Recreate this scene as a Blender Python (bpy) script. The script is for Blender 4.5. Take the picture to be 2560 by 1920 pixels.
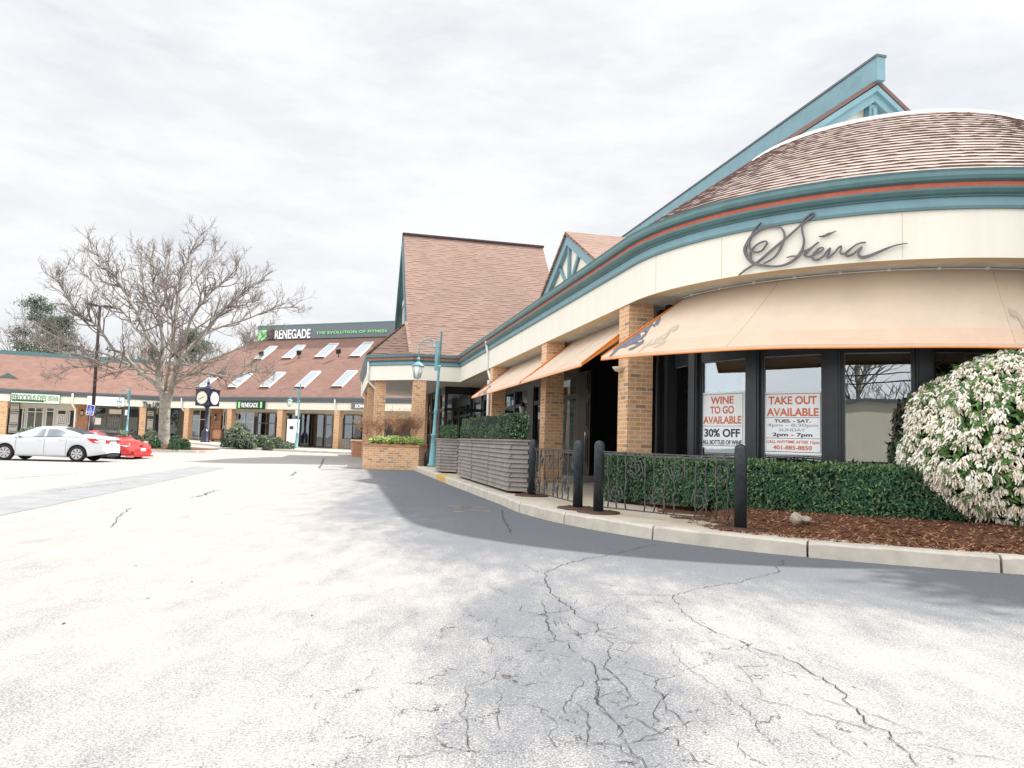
import bpy, bmesh, math, random
from mathutils import Vector, Matrix, noise as mnoise
R = math.radians
random.seed(11)
for o in list(bpy.data.objects): bpy.data.objects.remove(o)
scene = bpy.context.scene
COL = scene.collection
# ------------------------------------------------------------------ camera
CAMH = 1.1; FPX = 1800.0; PITCH = math.atan(144/FPX); ROLL = 0.03
_r = Vector((1,0,0)); _f = Vector((0,math.cos(PITCH),math.sin(PITCH))); _u = Vector((0,-math.sin(PITCH),math.cos(PITCH)))
CR = _r*math.cos(ROLL)+_u*math.sin(ROLL); CU = _u*math.cos(ROLL)-_r*math.sin(ROLL)
cam_d = bpy.data.cameras.new('camera'); cam = bpy.data.objects.new('camera', cam_d); COL.objects.link(cam)
m = Matrix((CR, CU, -_f)).transposed().to_4x4(); m.translation = Vector((0,0,CAMH)); cam.matrix_world = m
cam_d.sensor_width = 36; cam_d.lens = 36*FPX/2560; cam_d.clip_end = 2000; cam_d.clip_start = 0.05
scene.camera = cam
# ------------------------------------------------------------------ light
SUN_DIR = Vector((3.4,1.5,4.6)).normalized()          # towards the sun
elev = math.asin(SUN_DIR.z); azim = math.atan2(SUN_DIR.x, SUN_DIR.y)
w = bpy.data.worlds.new('World'); scene.world = w; w.use_nodes = True
nt = w.node_tree; nt.nodes.clear()
def nd(t, typ, **k):
    n = t.nodes.new(typ)
    for a, b in k.items(): setattr(n, a, b)
    return n
sky = nd(nt,'ShaderNodeTexSky', sky_type='NISHITA', sun_disc=False, sun_elevation=elev, sun_rotation=azim, altitude=50, air_density=1.0, dust_density=1.5, ozone_density=1.0)
tc = nd(nt,'ShaderNodeTexCoord'); mp = nd(nt,'ShaderNodeMapping'); mp.inputs['Scale'].default_value=(1.0,1.0,3.2)
nz = nd(nt,'ShaderNodeTexNoise'); nz.inputs['Scale'].default_value=2.2; nz.inputs['Detail'].default_value=9; nz.inputs['Roughness'].default_value=0.56; nz.inputs['Distortion'].default_value=0.35
nz2 = nd(nt,'ShaderNodeTexNoise'); nz2.inputs['Scale'].default_value=4.6; nz2.inputs['Detail'].default_value=7; nz2.inputs['Roughness'].default_value=0.6
cr = nd(nt,'ShaderNodeValToRGB'); cr.color_ramp.elements[0].position=0.30; cr.color_ramp.elements[0].color=(0.78,0.78,0.78,1); cr.color_ramp.elements[1].position=0.46; cr.color_ramp.elements[1].color=(1,1,1,1)
cc = nd(nt,'ShaderNodeValToRGB'); cc.color_ramp.elements[0].position=0.34; cc.color_ramp.elements[0].color=(6.8,7.0,7.35,1); cc.color_ramp.elements[1].position=0.60; cc.color_ramp.elements[1].color=(8.0,8.05,8.1,1)
mx = nd(nt,'ShaderNodeMixRGB'); bg = nd(nt,'ShaderNodeBackground'); bg.inputs['Strength'].default_value=0.05; wo = nd(nt,'ShaderNodeOutputWorld')
L = nt.links.new
L(tc.outputs['Generated'],mp.inputs['Vector']); L(mp.outputs['Vector'],nz.inputs['Vector']); L(mp.outputs['Vector'],nz2.inputs['Vector'])
L(nz.outputs['Fac'],cr.inputs['Fac']); L(nz2.outputs['Fac'],cc.inputs['Fac']); L(cr.outputs['Color'],mx.inputs['Fac'])
L(sky.outputs['Color'],mx.inputs['Color1']); L(cc.outputs['Color'],mx.inputs['Color2']); # sky boosted overhead and behind the viewer, added as fill for the shaded fascia
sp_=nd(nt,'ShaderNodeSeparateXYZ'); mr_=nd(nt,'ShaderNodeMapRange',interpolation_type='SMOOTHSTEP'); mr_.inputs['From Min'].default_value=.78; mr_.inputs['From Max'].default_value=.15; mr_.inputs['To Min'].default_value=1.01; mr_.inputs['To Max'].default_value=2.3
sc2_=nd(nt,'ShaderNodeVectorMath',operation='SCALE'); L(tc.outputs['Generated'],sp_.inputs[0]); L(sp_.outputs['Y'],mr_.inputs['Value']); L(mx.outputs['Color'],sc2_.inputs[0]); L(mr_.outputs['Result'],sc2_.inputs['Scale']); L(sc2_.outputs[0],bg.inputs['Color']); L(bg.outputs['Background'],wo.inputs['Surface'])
sd = bpy.data.lights.new('sun','SUN'); sd.energy=3.1; sd.angle=R(1.2); sd.color=(1,0.972,0.93)
so = bpy.data.objects.new('sun', sd); COL.objects.link(so); so.rotation_euler = SUN_DIR.to_track_quat('Z','Y').to_euler()
scene.view_settings.view_transform='Standard'; scene.view_settings.look='None'; scene.view_settings.exposure=1.30; scene.view_settings.gamma=1.0
# ------------------------------------------------------------------ helpers
C0 = Vector((0,0,CAMH))
def ray(u,v): return CR*((u-1280)/FPX) - CU*((v-960)/FPX) + _f
def atz(u,v,z):                                        # the point at height z seen at photo pixel u, v
    d = ray(u,v); return C0 + d*((z-CAMH)/d.z)
def aty(u,v,y):
    d = ray(u,v); return C0 + d*(y/d.y)
def onplane(u,v,P,N):
    d = ray(u,v); return C0 + d*((P-C0).dot(N)/d.dot(N))
def smooth(x): x=max(0,min(1,x)); return x*x*(3-2*x)
def ground(x,y):
    r = math.hypot((x+18)/11,(y-29)/6.5)
    g = -0.17*smooth(1-max(0,(r-0.45)/0.55)) if r<1 else 0
    return g + 0.32*smooth((y-42)/16)*smooth((-x-15)/14)
ORG = {}
def org(p): return ORG.get(p.name, Vector((0,0,0))) if p else Vector((0,0,0))
class MB:
    def __init__(s): s.v=[]; s.f=[]; s.m=[]; s.uv={}; s.sm=[]
    def add(s, vs, fs, mi=0, sm=False):
        b=len(s.v); s.v += [Vector(x) for x in vs]
        for f in fs: s.f.append(tuple(i+b for i in f)); s.m.append(mi); s.sm.append(sm)
        return s
    def face(s, vs, mi=0, uv=None):
        b=len(s.v); s.v += [Vector(x) for x in vs]; s.f.append(tuple(range(b,b+len(vs)))); s.m.append(mi); s.sm.append(False)
        if uv: s.uv[len(s.f)-1]=uv
        return s
    def obox(s, o, a, b, c, mi=0):                     # box from corner o with edge vectors a,b,c
        o,a,b,c = Vector(o),Vector(a),Vector(b),Vector(c)
        if a.cross(b).dot(c)<0: a,b=b,a
        vs=[o,o+a,o+a+b,o+b,o+c,o+a+c,o+a+b+c,o+b+c]
        return s.add(vs,[(0,3,2,1),(4,5,6,7),(0,1,5,4),(1,2,6,5),(2,3,7,6),(3,0,4,7)],mi)
    def box(s, x0,x1,y0,y1,z0,z1,mi=0): return s.obox((x0,y0,z0),(x1-x0,0,0),(0,y1-y0,0),(0,0,z1-z0),mi)
    def prism(s, poly, z0, z1, mi=0, top=None, bottom=True):
        n=len(poly); P=[(p[0],p[1]) for p in poly]
        ar=sum(P[i][0]*P[(i+1)%n][1]-P[(i+1)%n][0]*P[i][1] for i in range(n))
        if ar<0: P=P[::-1]
        zf=lambda z,p:(z(p[0],p[1]) if callable(z) else z)
        vs=[(p[0],p[1],zf(z0,p)) for p in P]+[(p[0],p[1],zf(z1,p)) for p in P]
        s.add(vs,[(i,(i+1)%n,n+(i+1)%n,n+i) for i in range(n)],mi)
        s.add(vs[n:],[tuple(range(n))],mi if top is None else top)
        if bottom: s.add(vs[:n],[tuple(range(n))[::-1]],mi)
        return s
    def tube(s, pts, rad, n=6, mi=0, cap=True, sm=True):
        pts=[Vector(p) for p in pts]; k=len(pts)
        if not hasattr(rad,'__len__'): rad=[rad]*k
        b=len(s.v); up=None
        for i,p in enumerate(pts):
            d=(pts[min(i+1,k-1)]-pts[max(i-1,0)]); d = d.normalized() if d.length>1e-9 else Vector((0,0,1))
            if up is None: up = Vector((1,0,0)) if abs(d.x)<0.8 else Vector((0,1,0))
            a=(up-d*up.dot(d)); a = a.normalized() if a.length>1e-6 else d.orthogonal().normalized()
            up=a; c=d.cross(a)
            for j in range(n):
                t=2*math.pi*j/n; s.v.append(p+(a*math.cos(t)+c*math.sin(t))*rad[i])
        for i in range(k-1):
            for j in range(n):
                s.f.append((b+i*n+j,b+i*n+(j+1)%n,b+(i+1)*n+(j+1)%n,b+(i+1)*n+j)); s.m.append(mi); s.sm.append(sm)
        if cap:
            s.f.append(tuple(b+j for j in range(n))[::-1]); s.m.append(mi); s.sm.append(False)
            s.f.append(tuple(b+(k-1)*n+j for j in range(n))); s.m.append(mi); s.sm.append(False)
        return s
    def lathe(s, c, prof, n=16, mi=0, sm=True, ang0=0, axis=None):   # prof: (r,z)
        c=Vector(c); b=len(s.v); k=len(prof)
        for r_,z in prof:
            for j in range(n):
                t=ang0+2*math.pi*j/n; s.v.append(c+Vector((r_*math.cos(t),r_*math.sin(t),z)))
        for i in range(k-1):
            for j in range(n):
                s.f.append((b+i*n+j,b+i*n+(j+1)%n,b+(i+1)*n+(j+1)%n,b+(i+1)*n+j)); s.m.append(mi); s.sm.append(sm)
        s.f.append(tuple(b+j for j in range(n))[::-1]); s.m.append(mi); s.sm.append(False)
        s.f.append(tuple(b+(k-1)*n+j for j in range(n))); s.m.append(mi); s.sm.append(False)
        return s
    def bar(s, a, b_, wv, hv, mi=0):                   # box along a->b with full width vectors
        a=Vector(a); b_=Vector(b_); wv=Vector(wv); hv=Vector(hv)
        return s.obox(a-wv/2-hv/2, b_-a, wv, hv, mi)
    def build(s, name, mats, parent=None, smooth=None):
        if not isinstance(mats,(list,tuple)): mats=[mats]
        o0 = org(parent)
        me=bpy.data.meshes.new(name); me.from_pydata([tuple(v-o0) for v in s.v],[],s.f)
        for mt in mats: me.materials.append(mt)
        me.polygons.foreach_set('material_index', s.m)
        me.polygons.foreach_set('use_smooth', s.sm if smooth is None else [smooth]*len(s.f))
        uvl=me.uv_layers.new(name='UVMap'); data=[0.0]*(2*len(me.loops))
        for p in me.polygons:
            ex=s.uv.get(p.index)
            if ex:
                for q,li in enumerate(p.loop_indices): data[2*li],data[2*li+1]=ex[q]
                continue
            n=p.normal
            if abs(n.z)>0.97: ux,uy=Vector((1,0,0)),Vector((0,1,0))
            else:
                ux=Vector((-n.y,n.x,0)).normalized(); uy=n.cross(ux)
                if uy.z<0: uy=-uy
            for li in p.loop_indices:
                co=s.v[me.loops[li].vertex_index]; data[2*li]=co.dot(ux); data[2*li+1]=co.dot(uy)
        uvl.data.foreach_set('uv', data)
        me.update()
        ob=bpy.data.objects.new(name, me); COL.objects.link(ob)
        if parent: ob.parent=parent; ORG[ob.name]=o0
        return ob
def thing(name, label, cat, loc=(0,0,0), group=None):
    o=bpy.data.objects.new(name,None); COL.objects.link(o); o.location=loc; ORG[o.name]=Vector(loc)
    o.empty_display_size=0.2; o['label']=label; o['category']=cat
    if group: o['group']=group
    return o
def tag(o, label, cat, group=None):
    o['label']=label; o['category']=cat
    if group: o['group']=group
    return o
def kind(o,k='structure'): o['kind']=k; return o
def dup(root, loc, rotz=0, label=None, scale=None):
    def cp(o,par):
        c=o.copy(); COL.objects.link(c)
        if par: c.parent=par
        for ch in o.children: cp(ch,c)
        return c
    r_=cp(root,None); r_.location=loc; r_.rotation_euler=(0,0,rotz)
    if label: r_['label']=label
    if scale: r_.scale=(scale,)*3
    return r_
def textmesh(mb, s, origin, xd, yd, height, width=None, depth=0.01, mi=0, bold=0.012, align='LEFT', spacing=1.0, shear=0):
    cu=bpy.data.curves.new('t','FONT'); cu.body=s; cu.size=1; cu.extrude=0.5; cu.offset=bold; cu.space_character=spacing; cu.shear=shear
    ob=bpy.data.objects.new('t',cu); COL.objects.link(ob); dg=bpy.context.evaluated_depsgraph_get()
    me=bpy.data.meshes.new_from_object(ob.evaluated_get(dg)); 
    xs=[v.co.x for v in me.vertices]; ys=[v.co.y for v in me.vertices]
    x0,x1,y0,y1=min(xs),max(xs),0.0,max(ys)
    sy=height/(y1-y0); sx=(width/(x1-x0)) if width else sy
    xd=Vector(xd).normalized(); yd=Vector(yd).normalized(); zd=xd.cross(yd); O=Vector(origin)
    off = -(x1-x0)*sx/2 if align=='CENTER' else 0
    vs=[O+xd*((v.co.x-x0)*sx+off)+yd*(v.co.y*sy)+zd*((v.co.z+0.5)*depth) for v in me.vertices]
    mb.add(vs,[tuple(p.vertices) for p in me.polygons],mi)
    bpy.data.objects.remove(ob); bpy.data.curves.remove(cu); bpy.data.meshes.remove(me)
# ------------------------------------------------------------------ materials
M={}
def mat(name, col, rough=0.75, metal=0, var=0.0, scale=6, bump=0, bscale=60, col2=None, spec=0.4, emit=None, detail=5):
    m_=bpy.data.materials.new(name); m_.use_nodes=True; t=m_.node_tree; b=t.nodes['Principled BSDF']
    b.inputs['Base Color'].default_value=(*col,1); b.inputs['Roughness'].default_value=rough; b.inputs['Metallic'].default_value=metal
    b.inputs['Specular IOR Level'].default_value=spec
    if var or col2 or bump:
        tcn=nd(t,'ShaderNodeTexCoord')
    if var or col2:
        n=nd(t,'ShaderNodeTexNoise'); n.inputs['Scale'].default_value=scale; n.inputs['Detail'].default_value=detail; n.inputs['Roughness'].default_value=0.65
        rp=nd(t,'ShaderNodeValToRGB'); c2=col2 or tuple(c*(1-var) for c in col)
        rp.color_ramp.elements[0].position=0.33; rp.color_ramp.elements[0].color=(*c2,1); rp.color_ramp.elements[1].position=0.62; rp.color_ramp.elements[1].color=(*col,1)
        t.links.new(tcn.outputs['Object'],n.inputs['Vector']); t.links.new(n.outputs['Fac'],rp.inputs['Fac']); t.links.new(rp.outputs['Color'],b.inputs['Base Color'])
    if bump:
        n=nd(t,'ShaderNodeTexNoise'); n.inputs['Scale'].default_value=bscale; n.inputs['Detail'].default_value=4
        bp=nd(t,'ShaderNodeBump'); bp.inputs['Strength'].default_value=bump; bp.inputs['Distance'].default_value=0.02
        t.links.new(tcn.outputs['Object'],n.inputs['Vector']); t.links.new(n.outputs['Fac'],bp.inputs['Height']); t.links.new(bp.outputs['Normal'],b.inputs['Normal'])
    if emit: b.inputs['Emission Color'].default_value=(*col,1); b.inputs['Emission Strength'].default_value=emit
    M[name]=m_; return m_
mat('cream',(.765,.73,.635),.6,var=.06,scale=1.5,bump=.05)
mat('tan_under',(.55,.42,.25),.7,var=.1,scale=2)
mat('soffit',(.60,.58,.53),.8,var=.25,scale=3)
mat('teal',(.10,.195,.205),.45,var=.18,scale=3,bump=.1)
mat('teal_light',(.18,.32,.365),.45,var=.15,scale=3)
mat('red_band',(.52,.13,.075),.6,col2=(.40,.10,.06),scale=5)
mat('black_frame',(.021,.027,.034),.35,var=.3,scale=8)
mat('door_black',(.006,.01,.012),.4)
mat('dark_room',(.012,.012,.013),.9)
mat('iron',(.036,.043,.050),.42,metal=.3,var=.4,scale=20,bump=.15,bscale=40)
mat('rust_plate',(.05,.03,.025),.7,col2=(.11,.045,.025),scale=7)
mat('rail_iron',(.10,.105,.10),.35,metal=.6,var=.4,scale=15)
mat('bronze_sign',(.13,.12,.13),.35,metal=.4,var=.3,scale=10)
mat('white_metal',(.72,.72,.70),.5,var=.06)
mat('white_flash',(.85,.85,.84),.4)
mat('grey_metal',(.25,.25,.26),.5,var=.2)
mat('grey_trim',(.16,.165,.17),.6,var=.2)
mat('grey_slate',(.12,.14,.15),.6,var=.2)
mat('lamp_teal',(.17,.37,.41),.45,var=.25,scale=9)
mat('lamp_glass',(.85,.84,.80),.3)
mat('purple_pole',(.055,.03,.035),.55,var=.3)
mat('clock_navy',(.018,.02,.05),.35,var=.3)
mat('clock_face',(.75,.71,.58),.4)
mat('sign_black',(.008,.01,.012),.4)
mat('sign_slate',(.13,.155,.175),.5,var=.1)
mat('sign_green',(.30,.78,.30),.5)
mat('sign_white',(.86,.87,.86),.45)
mat('awning_seam',(.55,.44,.35),.85); mat('sign_red',(.72,.13,.06),.5)
mat('sign_blue',(.02,.07,.50),.4)
mat('sign_navy',(.012,.02,.06),.45)
mat('sign_mint',(.60,.72,.58),.5)
mat('sign_dkgreen',(.03,.09,.06),.5)
mat('awning',(.66,.53,.405),.85,col2=(.58,.47,.37),scale=1.2,bump=.05,bscale=300)
mat('awning_orange',(.68,.49,.36),.8,var=.1,scale=3)
mat('awning_edge',(.72,.24,.05),.7)
mat('horse_dark',(.17,.18,.24),.8,col2=(.12,.105,.12),scale=9)
mat('horse_light',(.50,.415,.335),.85)
mat('concrete',(.56,.51,.43),.85,col2=(.42,.385,.33),scale=3,bump=.25,bscale=90)
mat('concrete_walk',(.52,.46,.36),.85,col2=(.42,.36,.28),scale=1.2,bump=.1,bscale=120)
mat('yellow_paint',(.62,.36,.08),.7,col2=(.45,.33,.15),scale=6)
mat('wood_grey',(.27,.235,.215),.75,var=.3,scale=4,bump=.2,bscale=30)
mat('wood_brown',(.16,.06,.04),.7,var=.3)
mat('mulch',(.18,.075,.035),.95,col2=(.07,.028,.015),scale=30,bump=1,bscale=60)
mat('mulch_chip',(.36,.19,.105),.9,col2=(.17,.07,.035),scale=14)
mat('rock',(.38,.32,.25),.85,var=.4,scale=12,bump=.5,bscale=20)
mat('bark',(.20,.18,.15),.9,col2=(.36,.35,.30),scale=3.5,bump=.6,bscale=18)
mat('twig',(.20,.165,.15),.9,var=.25,scale=2)
mat('twig_light',(.31,.28,.24),.9,var=.25,scale=1)
mat('twig_far',(.20,.17,.15),.95,col2=(.26,.23,.20),scale=.6)
mat('pine',(.035,.065,.038),.85,col2=(.018,.04,.026),scale=1.2)
mat('pine_light',(.085,.115,.07),.85,var=.3,scale=1.2)
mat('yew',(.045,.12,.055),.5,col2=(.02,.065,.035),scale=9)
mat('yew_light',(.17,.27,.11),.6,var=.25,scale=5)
mat('box_leaf',(.055,.125,.05),.45,col2=(.025,.07,.03),scale=12)
mat('box_light',(.26,.34,.18),.35)
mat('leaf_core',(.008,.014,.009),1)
mat('shrub_olive',(.10,.14,.085),.8,col2=(.05,.08,.055),scale=3)
mat('shrub_pale',(.26,.32,.20),.8,var=.3,scale=4)
mat('yellow_leaf',(.42,.50,.12),.6,col2=(.22,.32,.06),scale=9)
mat('dry_twig',(.36,.20,.11),.85,col2=(.22,.12,.07),scale=4)
mat('petal',(.84,.78,.66),.6,col2=(.78,.70,.56),scale=14)
mat('petal_white',(.86,.83,.74),.55); mat('petal_tan',(.62,.50,.36),.7)
mat('bush_leaf',(.10,.22,.045),.45,col2=(.05,.12,.03),scale=10)
mat('curtain',(.45,.5,.47),.8,var=.2,scale=20)
mat('store_white',(.62,.62,.60),.6,var=.1)
mat('paper',(.88,.89,.90),.6)
mat('orange_print',(.62,.16,.06),.5)
mat('tyre',(.018,.018,.02),.8)
mat('rim',(.55,.55,.56),.3,metal=.7)
mat('under',(.01,.01,.012),.9)
mat('chrome',(.6,.6,.62),.2,metal=1)
mat('tail_red',(.55,.02,.02),.2)
mat('lens_clear',(.7,.68,.66),.15)
mat('car_white',(.58,.595,.62),.22,spec=.6)
mat('car_red',(.58,.025,.022),.22,spec=.6)
mat('vinyl_black',(.02,.02,.022),.5)
mat('brick_paver',(.40,.2,.13),.9,var=.3)
mat('far_wall',(.66,.60,.48),.8,var=.05)
mat('interior_grey',(.12,.12,.12),.9,var=.5,scale=.8)
mat('warm_room',(.16,.125,.10),.9,var=.5,scale=1)
for n_,c_ in (('car_white',.6),('car_red',.6)):
    M[n_].node_tree.nodes['Principled BSDF'].inputs['Coat Weight'].default_value=c_
def glass(name, tint, refl=0.3, rough=0.0):
    m_=bpy.data.materials.new(name); m_.use_nodes=True; t=m_.node_tree; t.nodes.clear()
    out=nd(t,'ShaderNodeOutputMaterial'); mix=nd(t,'ShaderNodeMixShader'); tr=nd(t,'ShaderNodeBsdfTransparent'); gl=nd(t,'ShaderNodeBsdfGlossy')
    tr.inputs['Color'].default_value=(*tint,1); gl.inputs['Roughness'].default_value=rough; gl.inputs['Color'].default_value=(.92,.96,1,1)
    lw=nd(t,'ShaderNodeLayerWeight'); lw.inputs['Blend'].default_value=0.35
    ma=nd(t,'ShaderNodeMath',operation='MULTIPLY_ADD'); ma.inputs[1].default_value=0.6; ma.inputs[2].default_value=refl; ma.use_clamp=True
    tcn=nd(t,'ShaderNodeTexCoord'); n=nd(t,'ShaderNodeTexNoise'); n.inputs['Scale'].default_value=1.3; n.inputs['Detail'].default_value=1
    bp=nd(t,'ShaderNodeBump'); bp.inputs['Strength'].default_value=0.05; bp.inputs['Distance'].default_value=0.05
    t.links.new(tcn.outputs['Object'],n.inputs['Vector']); t.links.new(n.outputs['Fac'],bp.inputs['Height']); t.links.new(bp.outputs['Normal'],gl.inputs['Normal'])
    t.links.new(lw.outputs['Fresnel'],ma.inputs[0]); t.links.new(ma.outputs[0],mix.inputs['Fac']); t.links.new(tr.outputs[0],mix.inputs[1]); t.links.new(gl.outputs[0],mix.inputs[2]); t.links.new(mix.outputs[0],out.inputs['Surface'])
    M[name]=m_; return m_
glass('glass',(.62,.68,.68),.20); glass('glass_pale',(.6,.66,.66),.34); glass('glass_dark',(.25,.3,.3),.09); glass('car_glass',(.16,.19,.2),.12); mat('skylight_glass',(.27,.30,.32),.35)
def brick(name, c1, c2, cd, mortar, bw=.21, bh=.075, ms=.009):
    m_=bpy.data.materials.new(name); m_.use_nodes=True; t=m_.node_tree; b=t.nodes['Principled BSDF']; b.inputs['Roughness'].default_value=.85; b.inputs['Specular IOR Level'].default_value=.2
    uv=nd(t,'ShaderNodeUVMap'); br=nd(t,'ShaderNodeTexBrick'); br.inputs['Scale'].default_value=1; br.inputs['Brick Width'].default_value=bw; br.inputs['Row Height'].default_value=bh; br.inputs['Mortar Size'].default_value=ms
    br.inputs['Mortar Smooth'].default_value=.2; br.inputs['Color1'].default_value=(0,0,0,1); br.inputs['Color2'].default_value=(1,1,1,1); br.inputs['Mortar'].default_value=(.5,.5,.5,1); br.inputs['Bias'].default_value=0
    rp=nd(t,'ShaderNodeValToRGB'); rp.color_ramp.interpolation='LINEAR'; e=rp.color_ramp.elements; e[0].position=0; e[0].color=(*cd,1); e[1].position=1; e[1].color=(*c2,1)
    e1=e.new(.06); e1.color=(*cd,1); e2=e.new(.09); e2.color=(*c1,1); e3=e.new(.6); e3.color=(*tuple((a+b_)/2 for a,b_ in zip(c1,c2)),1)
    n=nd(t,'ShaderNodeTexNoise'); n.inputs['Scale'].default_value=9; n.inputs['Detail'].default_value=4
    mv=nd(t,'ShaderNodeMixRGB',blend_type='MULTIPLY'); mv.inputs['Fac'].default_value=.5
    r2=nd(t,'ShaderNodeValToRGB'); r2.color_ramp.elements[0].position=.3; r2.color_ramp.elements[0].color=(.6,.6,.6,1); r2.color_ramp.elements[1].position=.6
    mm=nd(t,'ShaderNodeMixRGB'); mm.inputs['Color2'].default_value=(*mortar,1)
    bp=nd(t,'ShaderNodeBump'); bp.inputs['Strength'].default_value=.6; bp.inputs['Distance'].default_value=.006; bp.invert=True
    K=t.links.new
    K(uv.outputs[0],br.inputs['Vector']); K(br.outputs['Color'],rp.inputs['Fac']); K(uv.outputs[0],n.inputs['Vector']); K(n.outputs['Fac'],r2.inputs['Fac'])
    K(rp.outputs['Color'],mv.inputs['Color1']); K(r2.outputs['Color'],mv.inputs['Color2']); K(mv.outputs['Color'],mm.inputs['Color1']); K(br.outputs['Fac'],mm.inputs['Fac']); K(mm.outputs['Color'],b.inputs['Base Color'])
    K(br.outputs['Fac'],bp.inputs['Height']); K(bp.outputs['Normal'],b.inputs['Normal'])
    M[name]=m_
_t=M['cream'].node_tree; _n=[n for n in _t.nodes if n.type=='TEX_NOISE' and abs(n.inputs['Scale'].default_value-1.5)<.01][0]; _m=nd(_t,'ShaderNodeMapping'); _m.inputs['Scale'].default_value=(2.2,2.2,.28); _c=[n for n in _t.nodes if n.type=='TEX_COORD'][0]; _t.links.new(_c.outputs['Object'],_m.inputs['Vector']); _t.links.new(_m.outputs['Vector'],_n.inputs['Vector'])
brick('brick',(.62,.33,.16),(.74,.45,.25),(.40,.25,.155),(.68,.56,.43))
brick('brick_red',(.44,.19,.10),(.50,.23,.12),(.33,.15,.085),(.40,.31,.24))
def shingle(name, base, dark, row=.14, wid=.32, line=.6, gap=.30):
    m_=bpy.data.materials.new(name); m_.use_nodes=True; t=m_.node_tree; b=t.nodes['Principled BSDF']; b.inputs['Roughness'].default_value=.9; b.inputs['Specular IOR Level'].default_value=.15
    K=t.links.new
    uv=nd(t,'ShaderNodeUVMap'); br=nd(t,'ShaderNodeTexBrick'); br.inputs['Scale'].default_value=1; br.inputs['Brick Width'].default_value=wid; br.inputs['Row Height'].default_value=row; br.inputs['Mortar Size'].default_value=0.0
    br.inputs['Color1'].default_value=(0,0,0,1); br.inputs['Color2'].default_value=(1,1,1,1); br.offset=.37; br.squash=.7; br.squash_frequency=3
    sp=nd(t,'ShaderNodeSeparateXYZ'); dv=nd(t,'ShaderNodeMath',operation='DIVIDE'); dv.inputs[1].default_value=row; fr=nd(t,'ShaderNodeMath',operation='FRACT')
    K(uv.outputs[0],br.inputs['Vector']); K(uv.outputs[0],sp.inputs[0]); K(sp.outputs['Y'],dv.inputs[0]); K(dv.outputs[0],fr.inputs[0])
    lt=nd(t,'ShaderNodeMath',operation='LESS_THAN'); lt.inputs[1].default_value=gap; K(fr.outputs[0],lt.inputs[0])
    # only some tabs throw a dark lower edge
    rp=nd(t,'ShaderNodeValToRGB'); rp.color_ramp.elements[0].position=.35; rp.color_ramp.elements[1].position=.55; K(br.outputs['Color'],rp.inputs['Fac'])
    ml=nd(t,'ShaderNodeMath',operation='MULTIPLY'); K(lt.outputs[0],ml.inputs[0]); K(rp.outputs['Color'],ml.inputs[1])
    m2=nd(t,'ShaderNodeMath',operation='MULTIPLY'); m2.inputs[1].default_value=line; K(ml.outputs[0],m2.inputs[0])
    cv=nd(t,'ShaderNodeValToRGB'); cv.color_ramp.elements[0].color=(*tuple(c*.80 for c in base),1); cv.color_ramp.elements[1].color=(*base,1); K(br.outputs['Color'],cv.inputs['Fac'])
    n=nd(t,'ShaderNodeTexNoise'); n.inputs['Scale'].default_value=.35; n.inputs['Detail'].default_value=6; n.inputs['Roughness'].default_value=.7; tcn=nd(t,'ShaderNodeTexCoord'); K(tcn.outputs['Object'],n.inputs['Vector'])
    r2=nd(t,'ShaderNodeValToRGB'); r2.color_ramp.elements[0].position=.3; r2.color_ramp.elements[0].color=(.78,.78,.78,1); r2.color_ramp.elements[1].position=.65; K(n.outputs['Fac'],r2.inputs['Fac'])
    mv=nd(t,'ShaderNodeMixRGB',blend_type='MULTIPLY'); mv.inputs['Fac'].default_value=1; K(cv.outputs['Color'],mv.inputs['Color1']); K(r2.outputs['Color'],mv.inputs['Color2'])
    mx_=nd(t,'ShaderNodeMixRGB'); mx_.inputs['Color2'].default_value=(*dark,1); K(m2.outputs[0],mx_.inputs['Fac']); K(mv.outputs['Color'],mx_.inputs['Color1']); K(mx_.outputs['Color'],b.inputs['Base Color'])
    M[name]=m_
shingle('shingle',(.31,.212,.172),(.10,.05,.04),line=.95)
shingle('shingle_far',(.245,.148,.12),(.20,.10,.08),row=.2,wid=.5,line=.45)
shingle('shingle_cone',(.43,.34,.295),(.20,.12,.11),row=.15,wid=.30,line=.0,gap=.2)
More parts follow.
